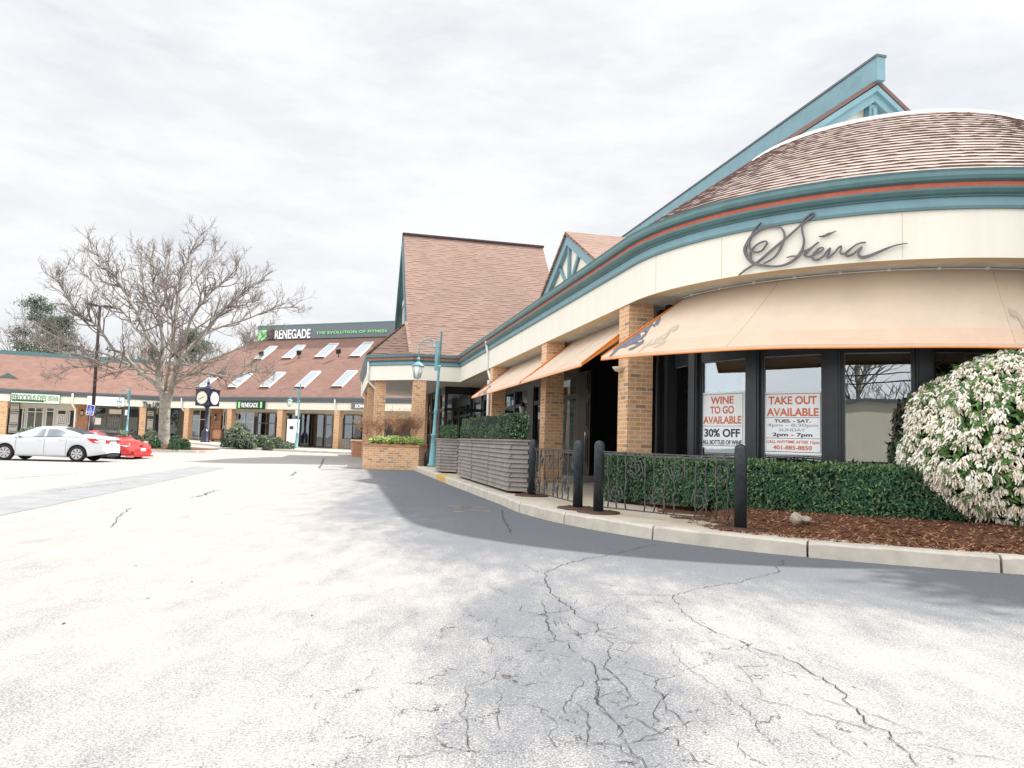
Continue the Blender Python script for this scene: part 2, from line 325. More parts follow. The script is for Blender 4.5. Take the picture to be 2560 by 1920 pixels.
# road: sealed asphalt near the kerb wearing through to pale aggregate
def road_mat():
    m_=bpy.data.materials.new('asphalt'); m_.use_nodes=True; t=m_.node_tree; K=t.links.new; b=t.nodes['Principled BSDF']; b.inputs['Roughness'].default_value=.9; b.inputs['Specular IOR Level'].default_value=.2
    tcn=nd(t,'ShaderNodeTexCoord'); at=nd(t,'ShaderNodeAttribute',attribute_name='seal')
    def noi(s,d,r_=.6,st=None):
        n=nd(t,'ShaderNodeTexNoise'); n.inputs['Scale'].default_value=s; n.inputs['Detail'].default_value=d; n.inputs['Roughness'].default_value=r_
        if st:
            mp_=nd(t,'ShaderNodeMapping'); mp_.inputs['Scale'].default_value=st; K(tcn.outputs['Object'],mp_.inputs['Vector']); K(mp_.outputs['Vector'],n.inputs['Vector'])
        else: K(tcn.outputs['Object'],n.inputs['Vector'])
        return n
    big=noi(.55,6,.62,(1,.55,1)); mid=noi(3.2,8,.72,(1.0,.45,1)); fine=noi(105,4,.85); grit=noi(48,3,.7)
    def math(op,a_,b_,c_=None):
        n=nd(t,'ShaderNodeMath',operation=op)
        for i,x in enumerate((a_,b_,c_)):
            if x is None: continue
            if isinstance(x,(int,float)): n.inputs[i].default_value=x
            else: K(x,n.inputs[i])
        return n.outputs[0]
    s_=math('MULTIPLY_ADD',big.outputs['Fac'],.35,at.outputs['Fac']); s_=math('MULTIPLY_ADD',mid.outputs['Fac'],1.1,s_); s_=math('ADD',s_,-.725)
    thr=math('MULTIPLY_ADD',s_,.33,.37); df=math('SUBTRACT',thr,fine.outputs['Fac'])
    mr=nd(t,'ShaderNodeMapRange'); mr.inputs['From Min'].default_value=-.035; mr.inputs['From Max'].default_value=.035; K(df,mr.inputs['Value'])
    pale=nd(t,'ShaderNodeValToRGB'); e=pale.color_ramp.elements; e[0].position=.35; e[0].color=(.262,.248,.232,1); e[1].position=.62; e[1].color=(.345,.328,.308,1); K(grit.outputs['Fac'],pale.inputs['Fac'])
    dk=nd(t,'ShaderNodeValToRGB'); e=dk.color_ramp.elements; e[0].position=.30; e[0].color=(.098,.104,.115,1); e[1].position=.68; e[1].color=(.155,.162,.176,1); K(grit.outputs['Fac'],dk.inputs['Fac'])
    pit=nd(t,'ShaderNodeValToRGB'); pit.color_ramp.elements[0].position=.30; pit.color_ramp.elements[0].color=(.45,.42,.40,1); pit.color_ramp.elements[1].position=.37; K(fine.outputs['Fac'],pit.inputs['Fac'])
    mx0=nd(t,'ShaderNodeMixRGB'); K(mr.outputs['Result'],mx0.inputs['Fac']); K(pale.outputs['Color'],mx0.inputs['Color1']); K(dk.outputs['Color'],mx0.inputs['Color2'])
    mp2=nd(t,'ShaderNodeMixRGB',blend_type='MULTIPLY'); mp2.inputs['Fac'].default_value=1; K(mx0.outputs['Color'],mp2.inputs['Color1']); K(pit.outputs['Color'],mp2.inputs['Color2'])
    # alligator cracking: a broken net of hairlines where the surface has failed
    at2=nd(t,'ShaderNodeAttribute',attribute_name='failed'); wob=noi(5,5,.7); wv=nd(t,'ShaderNodeVectorMath',operation='SCALE'); wv.inputs['Scale'].default_value=.22
    K(wob.outputs['Color'],wv.inputs[0]); wa_=nd(t,'ShaderNodeVectorMath',operation='ADD'); K(tcn.outputs['Object'],wa_.inputs[0]); K(wv.outputs[0],wa_.inputs[1])
    ms_=nd(t,'ShaderNodeMapping'); ms_.inputs['Scale'].default_value=(1.25,.8,1); K(wa_.outputs[0],ms_.inputs['Vector'])
    vo=nd(t,'ShaderNodeTexVoronoi',feature='DISTANCE_TO_EDGE'); vo.inputs['Scale'].default_value=3.1; K(ms_.outputs['Vector'],vo.inputs['Vector'])
    brk=noi(7,3,.7); wd_=math('MULTIPLY_ADD',brk.outputs['Fac'],.075,-.034); wd_=math('MULTIPLY',wd_,at2.outputs['Fac']); ln_=math('SUBTRACT',wd_,vo.outputs['Distance'])
    lm=nd(t,'ShaderNodeMapRange'); lm.inputs['From Min'].default_value=-.002; lm.inputs['From Max'].default_value=.004; lm.inputs['To Max'].default_value=.95; K(ln_,lm.inputs['Value'])
    mx_=nd(t,'ShaderNodeMixRGB'); mx_.inputs['Color2'].default_value=(.05,.04,.038,1); K(lm.outputs['Result'],mx_.inputs['Fac']); K(mp2.outputs['Color'],mx_.inputs['Color1']); K(mx_.outputs['Color'],b.inputs['Base Color'])
    bp=nd(t,'ShaderNodeBump'); bp.inputs['Strength'].default_value=.5; bp.inputs['Distance'].default_value=.006; K(fine.outputs['Fac'],bp.inputs['Height']); K(bp.outputs['Normal'],b.inputs['Normal'])
    M['asphalt']=m_
road_mat()
mat('crack',(.03,.026,.024),1); mat('ink_glare',(.42,.45,.52),.6); mat('orange_glare',(.70,.38,.28),.5)  # pale ink colours paint in the window reflections washing over poster lettering
mat('patch',(.20,.205,.21),.9,col2=(.26,.26,.26),scale=2,bump=.3,bscale=200)
mat('worn_yellow',(.42,.36,.22),.9,var=.3,scale=12)
mat('grass_far',(.12,.13,.07),.95,var=.3)
# ================================================================== SETTING
def catmull(P, n=8):
    P=[Vector(p) for p in P]; out=[]
    for i in range(len(P)-1):
        p0=P[max(i-1,0)];p1=P[i];p2=P[i+1];p3=P[min(i+2,len(P)-1)]
        for k in range(n):
            t=k/n; out.append(0.5*((2*p1)+(-p0+p2)*t+(2*p0-5*p1+4*p2-p3)*t*t+(-p0+3*p1-3*p2+p3)*t**3))
    out.append(P[-1]); return out
KZ=.16
KERB=catmull([(-3.32,25.3,0),(-1.75,19.0,0),(-.55,14.3,0),(-.14,12.75,0),(.16,11.45,0),(.75,10.0,0),(1.7,8.62,0),(3.0,7.62,0),(4.75,6.9,0),(7.5,6.25,0),(12,5.7,0)],8)
def kerbdist(x,y):
    best=1e9
    for i in range(0,len(KERB)-1,2):
        a=KERB[i]; b=KERB[min(i+2,len(KERB)-1)]; abx=b.x-a.x; aby=b.y-a.y
        t=max(0,min(1,((x-a.x)*abx+(y-a.y)*aby)/(abx*abx+aby*aby+1e-9)))
        d=math.hypot(x-a.x-abx*t,y-a.y-aby*t)
        if d<best: best=d
    return best
# ---- road: one sheet, fine near the camera, reaching the horizon
def axis(lo,hi,n0,step,far):
    a=[lo+ (hi-lo)*i/int((hi-lo)/step) for i in range(int((hi-lo)/step)+1)]
    return a
xs=[-900,-300,-120,-80]+[ -60+2*i for i in range(20)]+[-20+.5*i for i in range(73)]+[18,22,30,50,120,300,900]
ys=[-900,-300,-100,-40,-20,-10]+[-5+1*i for i in range(6)]+[.5+.5*i for i in range(63)]+[33+2*i for i in range(20)]+[75,90,120,200,400,900]
rb=MB(); nx,ny=len(xs),len(ys); seal=[]; failed=[]
for y in ys:
    for x in xs:
        rb.v.append(Vector((x,y,ground(x,y))))
        s_=0
        if -12<x<13 and -4<y<34:
            d=kerbdist(x,y); s_=.70*smooth(1-(d-.5)/3.3)+.16*smooth(1-(d-.2)/1.2)
            if y<4: s_*=smooth((y+1)/5)
            # worn dark traffic patch in front of the camera
            s_+=.42*smooth(1-math.hypot((x-.2)/1.1,(y-4.6)/2.4))+.36*smooth(1-math.hypot((x-.35)/.75,(y-3.0)/1.3))+.24*smooth(1-math.hypot((x+.6)/1.3,(y-7.6)/2.4))+.2*smooth(1-math.hypot((x+2.2)/1.0,(y-12)/5))
        s_+=.15+.12*smooth(1-(y-2)/9)*smooth((x+5)/5)-.12*smooth((y-12)/15)
        seal.append(s_); failed.append(smooth(1.25-math.hypot((x-.45)/1.9,(y-3.6)/3.0)))
for j in range(ny-1):
    for i in range(nx-1):
        rb.f.append((j*nx+i,j*nx+i+1,(j+1)*nx+i+1,(j+1)*nx+i)); rb.m.append(0); rb.sm.append(True)
nb=len(rb.v)
def ribbon(mb, pts, wd, mi, jit=.012, z=.004, taper=True, closed=False):
    P=[]
    for i in range(len(pts)-1):
        a,b=Vector(pts[i]),Vector(pts[i+1]); n=max(2,int((b-a).length/.035))
        for k in range(n): P.append(a.lerp(b,k/n))
    P.append(Vector(pts[-1])); k=len(P)
    for p in P[1:-1]:
        j=jit; p.x+=random.uniform(-j,j)*1.3+.03*mnoise.noise(p*4); p.y+=random.uniform(-j,j)*1.8+.06*mnoise.noise(p*4+Vector((5,5,0)))
    vs=[];
    for i,p in enumerate(P):
        d=(P[min(i+1,k-1)]-P[max(i-1,0)]); n=Vector((-d.y,d.x,0)).normalized()
        w_=wd*random.uniform(.35,1.5)*(1 if not taper else min(1,min(i,k-1-i)/3+.15))
        zz=ground(p.x,p.y)+z
        vs+= [(p.x+n.x*w_/2,p.y+n.y*w_/2,zz),(p.x-n.x*w_/2,p.y-n.y*w_/2,zz)]
    mb.add(vs,[(2*i,2*i+1,2*i+3,2*i+2) for i in range(k-1)],mi)
def C7(x,y): return atz(1100+x/1.515,1300+y/1.515,0)
CR_=[([(905,330),(960,380),(1060,435),(1130,450),(1190,490),(1290,520),(1380,560),(1460,600),(1520,650),(1530,680),(1590,740),(1620,780),(1690,800),(1740,850),(1790,900),(1815,939)],.012),
([(1740,845),(1900,860),(2000,885),(2100,905),(2212,935)],.007),([(880,290),(970,262),(1120,240),(1220,215),(1275,200),(1280,175),(1310,150)],.013),([(640,288),(740,282),(880,288),(905,330)],.009),
([(820,90),(700,120),(600,140),(490,160),(420,190),(400,205),(405,250),(430,290),(480,330),(510,360)],.016),([(345,240),(400,235)],.012),([(385,300),(400,360),(420,410),(435,460)],.012),
([(510,360),(590,395),(600,430),(650,465),(640,520),(625,560),(690,600),(725,660),(680,710)],.009),([(480,370),(490,400),(515,430),(525,465)],.008),([(525,515),(575,550),(580,610),(600,670),(640,730),(680,790),(700,850),(760,920),(780,935)],.010),
([(530,690),(560,740),(565,800),(560,870)],.009),([(660,738),(740,745),(800,790),(880,825),(940,870),(990,939)],.008),([(640,550),(740,565),(820,600),(820,640),(870,700),(910,760),(930,820)],.008),
([(860,460),(940,560),(1010,610),(1080,660),(1150,720),(1210,780),(1260,840),(1310,895)],.006),([(1110,540),(1160,590),(1230,660),(1250,700)],.005),([(230,550),(200,600),(110,640),(110,700),(95,760),(95,830),(120,870),(0,872),(-120,880),(-200,930)],.006),
([(120,870),(250,870)],.005),([(225,640),(225,700),(220,760),(230,800),(300,800)],.005),([(225,700),(310,700),(370,715),(440,765),(405,800),(410,850),(480,900)],.006),([(1040,800),(1110,850),(1180,930)],.006),([(1340,770),(1440,820),(1530,880),(1620,920)],.006),
([(935,765),(985,750),(1040,800)],.005),([(385,510),(395,530),(360,540)],.008),([(380,575),(395,600)],.008),([(190,430),(200,470),(200,520)],.006),([(240,290),(270,285)],.008),([(650,355),(780,375)],.005),([(440,330),(520,460)],.004),([(680,790),(790,785)],.006),([(600,395),(640,380)],.008),([(1290,655),(1430,655),(1520,665)],.003),([(700,850),(640,860)],.006)]
for pts,wd in CR_:
    ribbon(rb,[C7(*p) for p in pts],wd*.42,1,jit=.010)
    if wd>.007:
        for q in range(len(pts)-1):
            if random.random()<.3: a_=C7(*pts[q]); ribbon(rb,[a_,a_+Vector((random.uniform(-.22,.22),random.uniform(-.1,.25),0)),a_+Vector((random.uniform(-.4,.4),random.uniform(.1,.5),0))],.0035,1,jit=.01)
ribbon(rb,[atz(1240+x/3.072,1050+y/3.072,0) for x,y in [(45,690),(60,770),(100,830),(115,870)]],.009,1)
ribbon(rb,[atz(x*1.1573,y*1.1573,0) for x,y in [(285,1097),(262,1112),(240,1140)]],.010,1)
ribbon(rb,[atz(x*1.1573,y*1.1573,0) for x,y in [(700,990),(690,1012)]],.025,1,jit=.04)
ribbon(rb,[atz(x*1.1573,y*1.1573,0) for x,y in [(640,1019),(630,1028)]],.03,1,jit=.03)
for a_,b_ in (((0,1001),(60,1004)),((0,1035),(180,1022)),((120,1060),(300,1040)),((420,1075),(470,1058))):
    ribbon(rb,[atz(x*1.1573,y*1.1573,0) for x,y in (a_,b_)],.015,1,jit=.05)
# small debris specks and worn yellow strokes
def strip(mb, pix, mi, z=.004): 
    P=[atz(x,y,0) for x,y in pix]; mb.add([(p.x,p.y,ground(p.x,p.y)+z) for p in P],[tuple(range(len(P)))[::-1] if (P[1]-P[0]).cross(P[2]-P[1]).z<0 else tuple(range(len(P)))],mi)
for x,y in ((160,1560),(370,1497),(200,1500),(480,1455),(555,1458),(340,1415),(780,1540)):
    p=atz(x,y,0); rb.add([(p.x+.010*math.cos(a+x),p.y+.007*math.sin(a)*2,.005) for a in (0,1,2,3,4,5)],[(0,1,2,3,4,5)],1)
for k in range(26):
    x=random.uniform(1075,1150) if k<8 else random.uniform(1120,1220); yy=(1212 if k<8 else 1275)+(random.uniform(-5,5) if k<8 else (x-1170)*.12+random.uniform(-10,9))
    p=atz(x,yy,0); L_=random.uniform(.05,.16); rb.add([(p.x-L_,p.y-.02,.0045),(p.x+L_,p.y-.01,.0045),(p.x+L_*.8,p.y+.02,.0045),(p.x-L_*.7,p.y+.015,.0045)],[(0,1,2,3)],2)
road=kind(rb.build('road',[M['asphalt'],M['crack'],M['worn_yellow']]))
att=road.data.attributes.new('seal','FLOAT','POINT'); att.data.foreach_set('value', seal+[0]*(len(rb.v)-nb)); att=road.data.attributes.new('failed','FLOAT','POINT'); att.data.foreach_set('value', failed+[0]*(len(rb.v)-nb))
# grey repair strip across the lot
pb=MB()
def draped(mb, poly, z, mi=0, n=10):                   # polygon given as two rails
    a,b=poly
    vs=[];
    for i in range(n+1):
        t=i/n
        def at_(r): 
            q=t*(len(r)-1); k=min(int(q),len(r)-2); return Vector(r[k]).lerp(Vector(r[k+1]),q-k)
        for p in (at_(a),at_(b)): vs.append((p.x,p.y,ground(p.x,p.y)+z))
    mb.add(vs,[(2*i,2*i+1,2*i+3,2*i+2) for i in range(n)],mi)
g8=lambda x,y: atz(x/1.7015,1100+y/1.7015,0)
draped(pb,([g8(-60,255),g8(400,178),g8(830,112)],[g8(-60,335),g8(440,232),g8(965,118)]),.004,n=24)
kind(pb.build('road_patch',M['patch']))
# ---- kerb stones
def offs(P,i,o):                                       # offset to the right of travel = towards the building
    d=(P[min(i+1,len(P)-1)]-P[max(i-1,0)]); n=Vector((-d.y,d.x,0)).normalized(); return P[i]+n*o
def arclen(P):
    s=[0]
    for i in range(len(P)-1): s.append(s[-1]+(P[i+1]-P[i]).length)
    return s
S_=arclen(KERB)
def along(P,S,q):
    q=max(0,min(S[-1],q))
    for i in range(len(P)-1):
        if S[i+1]>=q: return P[i].lerp(P[i+1],(q-S[i])/(S[i+1]-S[i]+1e-9)), (P[i+1]-P[i]).normalized()
    return P[-1],(P[-1]-P[-2]).normalized()
def sof(u,v):
    p=atz(u,v,0); return min(range(0,int(S_[-1]*20)), key=lambda k:(along(KERB,S_,k/20)[0]-p).length)/20
joints=[0,1.4,2.9]+[sof(1060,1190)+.9,]
jx=[sof(1160,1222),sof(1292,1281),sof(1406,1310),sof(1637,1349),sof(2013,1393),sof(2500,1430)]
jj=[0,1.9,4.2]+[j for j in jx if j>5]+[jx[-1]+1.8,jx[-1]+3.6,S_[-1]]
sY=sof(1113,1203); jj=sorted([j for j in jj if abs(j-sY)>1.1]+[sY-.75,sY+.75]); pass
kb=MB()
for a,b in zip(jj[:-1],jj[1:]):
    a+=.012; b-=.012
    if b-a<.05: continue
    n=max(2,int((b-a)/.12)); ring=[]
    for i in range(n+1):
        p,d=along(KERB,S_,a+(b-a)*i/n); nn_=Vector((-d.y,d.x,0)); h=KZ+mnoise.noise(Vector((a,i*.2,0)))*.004; e_=.0
        ch=.022 if 0<i<n else .035
        prof=[(0-.012,-.05),(-.004,h-ch),(ch*.7,h),( .19,h),(.19,-.05)]
        for o,z in prof: 
            jn=mnoise.noise(p*3+Vector((0,0,z*9)))*.008
            ring.append(p+nn_*(o+jn)+Vector((0,0,z+(jn if z>0 else 0))))
    k=5; fs=[(i*k+j,i*k+j+1,(i+1)*k+j+1,(i+1)*k+j) for i in range(n) for j in range(4)]
    fs=[f[::-1] for f in fs]
    yl=1 if abs((a+b)/2-sY)<.9 else 0
    kb.add(ring,fs,yl); kb.add(ring[:k],[(0,1,2,3,4)],yl); kb.add(ring[-k:],[(4,3,2,1,0)],yl)
# painted yellow stretch where the kerb is broken
kind(kb.build('kerb',[M['concrete'],M['yellow_paint']]))
# ---- sidewalk behind the kerb
inner=[offs(KERB,i,.18) for i in range(len(KERB))]
wk=MB(); wk.prism([(p.x,p.y) for p in inner]+[(14,30),(2,34),(-3.6,36),(-6.2,31.4),(-4.0,29.5)],-.02,KZ-.006)
kind(wk.build('sidewalk',M['concrete_walk']))
# joints scored in the walk are shallow dark lines in the sheet above
# ================================================================== FRAMES
A0=13.1; TD=Vector((-math.sin(R(A0)),math.cos(R(A0)),0)); NN=Vector((math.cos(R(A0)),math.sin(R(A0)),0)); UP=Vector((0,0,1))
CC=Vector((6.3,13.0,0)); RF=4.42; T0=CC-NN*RF
def TS(t,s,z=0): return T0+TD*t+NN*s+UP*z
def TSi(p): q=Vector(p)-T0; return q.dot(TD),q.dot(NN)
ZF=3.51
def arcpt(phi,r,z=0): return Vector((CC.x+r*math.cos(phi),CC.y+r*math.sin(phi),z))
PHI0=math.pi+R(A0)
I_=TS(18.4,0); K_=I_-NN*1.95; L_=K_+Vector((-2.0,.98,0)); M_=L_+TD*11.2
path=[M_,L_,K_,I_]
nI=3
for k in range(1,24): path.append(TS(18.4*(1-k/24),0))
npre=len(path)
for k in range(0,61): path.append(arcpt(PHI0+R(150)*k/60,RF))
nrm=[]
for i in range(len(path)):
    def en(a,b): d=(b-a).normalized(); return Vector((d.y,-d.x,0))     # outward = right of travel
    if i==0: n=en(path[0],path[1]); 
    elif i==len(path)-1: n=en(path[-2],path[-1])
    else:
        n1=en(path[i-1],path[i]); n2=en(path[i],path[i+1]); n=(n1+n2); n=n/ (n.dot(n1) if n.dot(n1)>.2 else 1)
    nrm.append(n)
# travel M->L->K->I->T: the street lies to the right when heading south
def sweep(mb, i0,i1, prof, mi=0, sm=False):
    b=[]; k=len(prof); run=0
    for i in range(i0,i1+1):
        if i>i0: run+=(path[i]-path[i-1]).length
        for j,(o,z) in enumerate(prof): b.append(path[i]+nrm[i]*o+UP*z)
    base=len(mb.v); mb.v+=b
    run=0; acc=[0]
    for j in range(k-1): acc.append(acc[-1]+math.hypot(prof[j+1][0]-prof[j][0],prof[j+1][1]-prof[j][1]))
    for i in range(i1-i0):
        l=(path[i0+i+1]-path[i0+i]).length
        for j in range(k-1):
            mb.f.append((base+i*k+j,base+(i+1)*k+j,base+(i+1)*k+j+1,base+i*k+j+1)); mb.m.append(mi); mb.sm.append(sm)
            mb.uv[len(mb.f)-1]=[(run,acc[j]),(run+l,acc[j]),(run+l,acc[j+1]),(run,acc[j+1])]
        run+=l
    for i,fl in ((i0,1),(i1,0)):
        b2=len(mb.v); mb.v+=[path[i]+nrm[i]*o+UP*z for o,z in prof]; f=tuple(range(b2,b2+k)); mb.f.append(f if fl else f[::-1]); mb.m.append(mi); mb.sm.append(False)
GZ=4.57
def cornice(i0,i1,parent,bandmat='red_band'):
    f=MB(); sweep(f,i0,i1,[(-.22,ZF+.12),(-.22,ZF),(0,ZF),(0,4.13),(-.05,4.13)]); 
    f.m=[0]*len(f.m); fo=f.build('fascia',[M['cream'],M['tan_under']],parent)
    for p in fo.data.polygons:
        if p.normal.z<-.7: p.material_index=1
    t=MB(); sweep(t,i0,i1,[(-.05,4.12),(.035,4.12),(.035,4.155),(.02,4.16)]); sweep(t,i0,i1,[(.0,4.16),(.022,4.16),(.022,4.275),(0,4.275)],1)
    sweep(t,i0,i1,[(0,4.27),(.05,4.27),(.055,4.285),(.10,4.30),(.135,4.335),(.14,4.36),(.0,4.365)]); t.build('trim',[M['teal'],M['teal_light']],parent)
    r_=MB(); sweep(r_,i0,i1,[(0,4.36),(.105,4.36),(.105,4.432),(0,4.432)]); r_.build('painted_band',M[bandmat],parent)
    g=MB(); sweep(g,i0,i1,[(0,4.43),(.12,4.43),(.165,4.45),(.185,4.49),(.18,4.54),(.195,GZ),(.175,GZ),(.16,4.50),(.0,4.50)],0,False); g.build('gutter',M['teal'],parent)
# ================================================================== RESTAURANT
rest=thing('restaurant','round-cornered cream and brick restaurant with teal cornice, orange striped awnings and cursive sign','building',TS(3,3))
RB=[rest]
cornice(nI,len(path)-1,rest)
# seams in the fascia boards
fs_=MB()
for u in (1803,2285,1180,1640):
    fs_=MB()
    best=min(range(nI,len(path)),key=lambda i:abs((path[i]-C0).x/(path[i]-C0).y-(u-1280)/FPX)); p=path[best]; n=nrm[best].normalized(); tg=Vector((-n.y,n.x,0))
    fs_.obox(p+n*.0-tg*.003+UP*(ZF+.02),tg*.006,n*.002,UP*.58)
    fs_.build('fascia_seam',M['tan_under'],rest)
# soffit
sf=MB(); poly=[TS(18.4,.2),TS(18.4,7)]; inner_=[path[i]-nrm[i]*.2 for i in range(nI,len(path),3)]
sf.prism([(p.x,p.y) for p in inner_]+[(10.6,15.6),(8,20),(4,30),TS(18.5,4)[:2]],ZF+.025,ZF+.09)
k_=MB()
so_=sf.build('soffit',M['soffit'],rest)
# little clip rail under the soffit where the awning hangs
cl=MB(); P_=[arcpt(PHI0+R(8+i*2.2),RF-.57,ZF+.005) for i in range(48)]; cl.tube(P_,.009,4)
for i in range(2,48,4): cl.obox(P_[i]+Vector((-.018,-.018,-.015)),(.036,0,0),(0,.036,0),(0,0,.035))
cl.build('awning_rail',M['white_metal'],rest)
# columns
def column(t0,s0,name='brick_column',wd=.45,z1=ZF+.11,parent=None,fr=None,m_='brick',z0=KZ-.03):
    c=MB()
    if fr is None: fr=lambda a,b,z:TS(a,b,z)
    o=fr(t0,s0,z0); c.obox(o,fr(t0+wd,s0,z0)-o,fr(t0,s0+wd,z0)-o,UP*(z1-z0)); return c.build(name,M[m_],parent)
for t0 in (.22,5.35,11.75): column(t0,.03,parent=rest)
# cone roof: real overlapping courses
def topc(f): return CC+Vector((.6*f,.35*f,0))
def arct(phi,r,z,f): c=topc(f); return Vector((c.x+r*math.cos(phi),c.y+r*math.sin(phi),z))
def cone():
    mb=MB(); n=200; NR=22; r0,z0,r1,z1=RF+.10,4.585,2.55,6.42; ph0=PHI0-R(6); span=R(185)
    for c in range(NR):
        fa=c/NR; fb=(c+1)/NR; ra=r0+(r1-r0)*fa; za=z0+(z1-z0)*fa; rb_=r0+(r1-r0)*fb; zb=z0+(z1-z0)*fb
        off=[]
        for j in range(n+1):
            off.append(.011+.004*mnoise.noise(Vector((j*.35,c*3.1,0)))+(.007 if mnoise.noise(Vector((int(j*.55+c*5)*.9,c*1.7,2)))>0.05 else 0))
        b=len(mb.v)
        for j in range(n+1):
            a=ph0+span*j/n; jz=.006*mnoise.noise(Vector((j*.12,c*2.3,7)))
            o=off[j]*.72
            mb.v.append(arct(a,ra,za+jz-.004,fa)); mb.v.append(arct(a,ra+o,za+o+jz,fa)); mb.v.append(arct(a,rb_-.004,zb-.004,fb))
        for j in range(n):
            q=b+3*j
            mb.f.append((q,q+3,q+4,q+1)); mb.m.append(1); mb.sm.append(False)
            mb.f.append((q+1,q+4,q+5,q+2)); mb.m.append(0); mb.sm.append(False)
            u0=span*j/n*4; u1=span*(j+1)/n*4; mb.uv[len(mb.f)-1]=[(u0,c*.15+.001),(u1,c*.15+.001),(u1,c*.15+.149),(u0,c*.15+.149)]
    return mb.build('cone_roof',[M['shingle_cone'],M['shingle_far']],rest)
mat('shingle_edge',(.17,.105,.095),.9); M_edge=M['shingle_edge']
cr_=cone(); cr_.data.materials[1]=M_edge
fl=MB(); n=90
vs=[];
for j in range(n+1):
    a=PHI0-R(6)+R(185)*j/n
    vs+=[arct(a,2.58,6.40,1),arct(a,2.58,6.455,1),arct(a,2.35,6.46,1)]
fl.add(vs,[(3*j,3*j+3,3*j+4,3*j+1) for j in range(n)]+[(3*j+1,3*j+4,3*j+5,3*j+2) for j in range(n)]); fl.add([vs[3*j+2] for j in range(n+1)]+[arct(0,0,6.46,1)],[tuple(range(n+2))])
fl.build('roof_flashing',M['white_flash'],rest)
# big gable roof behind the cone, with its horizontal ridge board
RT,RS,RZ=1.42,6.0,8.98; SL=.72
gr=MB()
def roofslab(mb,t0,t1,s0,z0,s1,z1,th=.10):
    a=TS(t0,s0,z0);b=TS(t1,s0,z0);c=TS(t1,s1,z1);d=TS(t0,s1,z1)
    mb.obox(a-UP*th,b-a,d-a,UP*th)
roofslab(gr,RT-.1,17.6,-.02,RZ-SL*6.02,RS,RZ); roofslab(gr,RT-.1,17.6,RS+5.9,RZ-SL*5.9,RS+.002,RZ)
mro=gr.build('main_roof',[M['shingle'],M_edge],rest)
for p_ in mro.data.polygons:
    if p_.normal.z<.5: p_.material_index=1
ge=MB(); rz=lambda s:RZ-SL*abs(s-RS)
# dark shingle edge line, then teal rake boards, then cream wall with post
wl=MB(); wl.add([TS(RT+.22,.2,rz(.2)-.1),TS(RT+.22,11.6,rz(11.6)-.1),TS(RT+.22,RS,RZ-.1)],[(0,1,2)]); wl.obox(TS(RT+.24,.2,4.2),NN*11.4,TD*.1,UP*.6); wl.build('gable_wall',M['cream'],rest)
for sg in (-1,1):
    e1=RS+sg*5.7
    ge.obox(TS(RT-.02,RS,RZ-.46),NN*(e1-RS)+UP*(-SL*5.7),TD*.2,UP*.33)
    ge.obox(TS(RT-.09,RS,RZ-.26),NN*(e1-RS)+UP*(-SL*5.7),TD*.07,UP*.13)
ge.obox(TS(RT+.04,RS-.10,RZ-2.6),NN*.20,TD*.17,UP*2.1); ge.obox(TS(RT+.0,RS-.03,RZ-2.6),NN*.06,TD*.05,UP*2.0)
ge.obox(TS(RT+.05,2.7,5.75),NN*6.6,TD*.16,UP*.3)
ge.build('gable_trim',M['teal_light'],rest)
rbd=MB(); rbd.obox(TS(RT-.2,RS-.10,RZ-.08),TD*16.4,NN*.2,UP*.50); rbd.build('ridge_board',M['teal_light'],rest)
rc=MB(); rc.obox(TS(RT-.22,RS-.125,RZ+.422),TD*16.5,NN*.25,UP*.05); rc.build('ridge_cap',M['grey_slate'],rest)
# small cross gable
sg_t,sg_s,sg_z=8.5,1.5,7.26; w1=3.0; sl2=.545
sr=MB()
for sg in (-1,1):
    a=TS(sg_t,sg_s-.12,sg_z); b=TS(sg_t+sg*w1,sg_s-.12,sg_z-sl2*w1*1.0)
    sr.obox(a-UP*.09,b-a,NN*2.4,UP*.09)
sr.build('dormer_roof',M['shingle'],rest)
sw=MB(); sw.add([TS(sg_t-w1,sg_s+.08,sg_z-sl2*w1-.05),TS(sg_t+w1,sg_s+.08,sg_z-sl2*w1-.05),TS(sg_t,sg_s+.08,sg_z-.05)],[(0,2,1)]); sw.obox(TS(sg_t-w1,sg_s+.1,4.3),TD*2*w1,NN*.1,UP*(sg_z-sl2*w1-4.35)); sw.build('dormer_wall',M['cream'],rest)
st_=MB()
for sg in (-1,1):
    st_.obox(TS(sg_t,sg_s-.06,sg_z-.40),TD*sg*w1+UP*(-sl2*w1),NN*.14,UP*.31)
    st_.bar(TS(sg_t,sg_s+.03,sg_z-1.75),TS(sg_t+sg*1.02,sg_s+.03,sg_z-.75),NN*.06,UP*.15+TD*.04)
st_.obox(TS(sg_t-.06,sg_s-.01,sg_z-1.8),TD*.12,NN*.08,UP*1.5)
st_.obox(TS(sg_t-2.6,sg_s-.005,sg_z-1.62),TD*5.2,NN*.075,UP*.17)
st_.build('dormer_trim',M['teal_light'],rest)
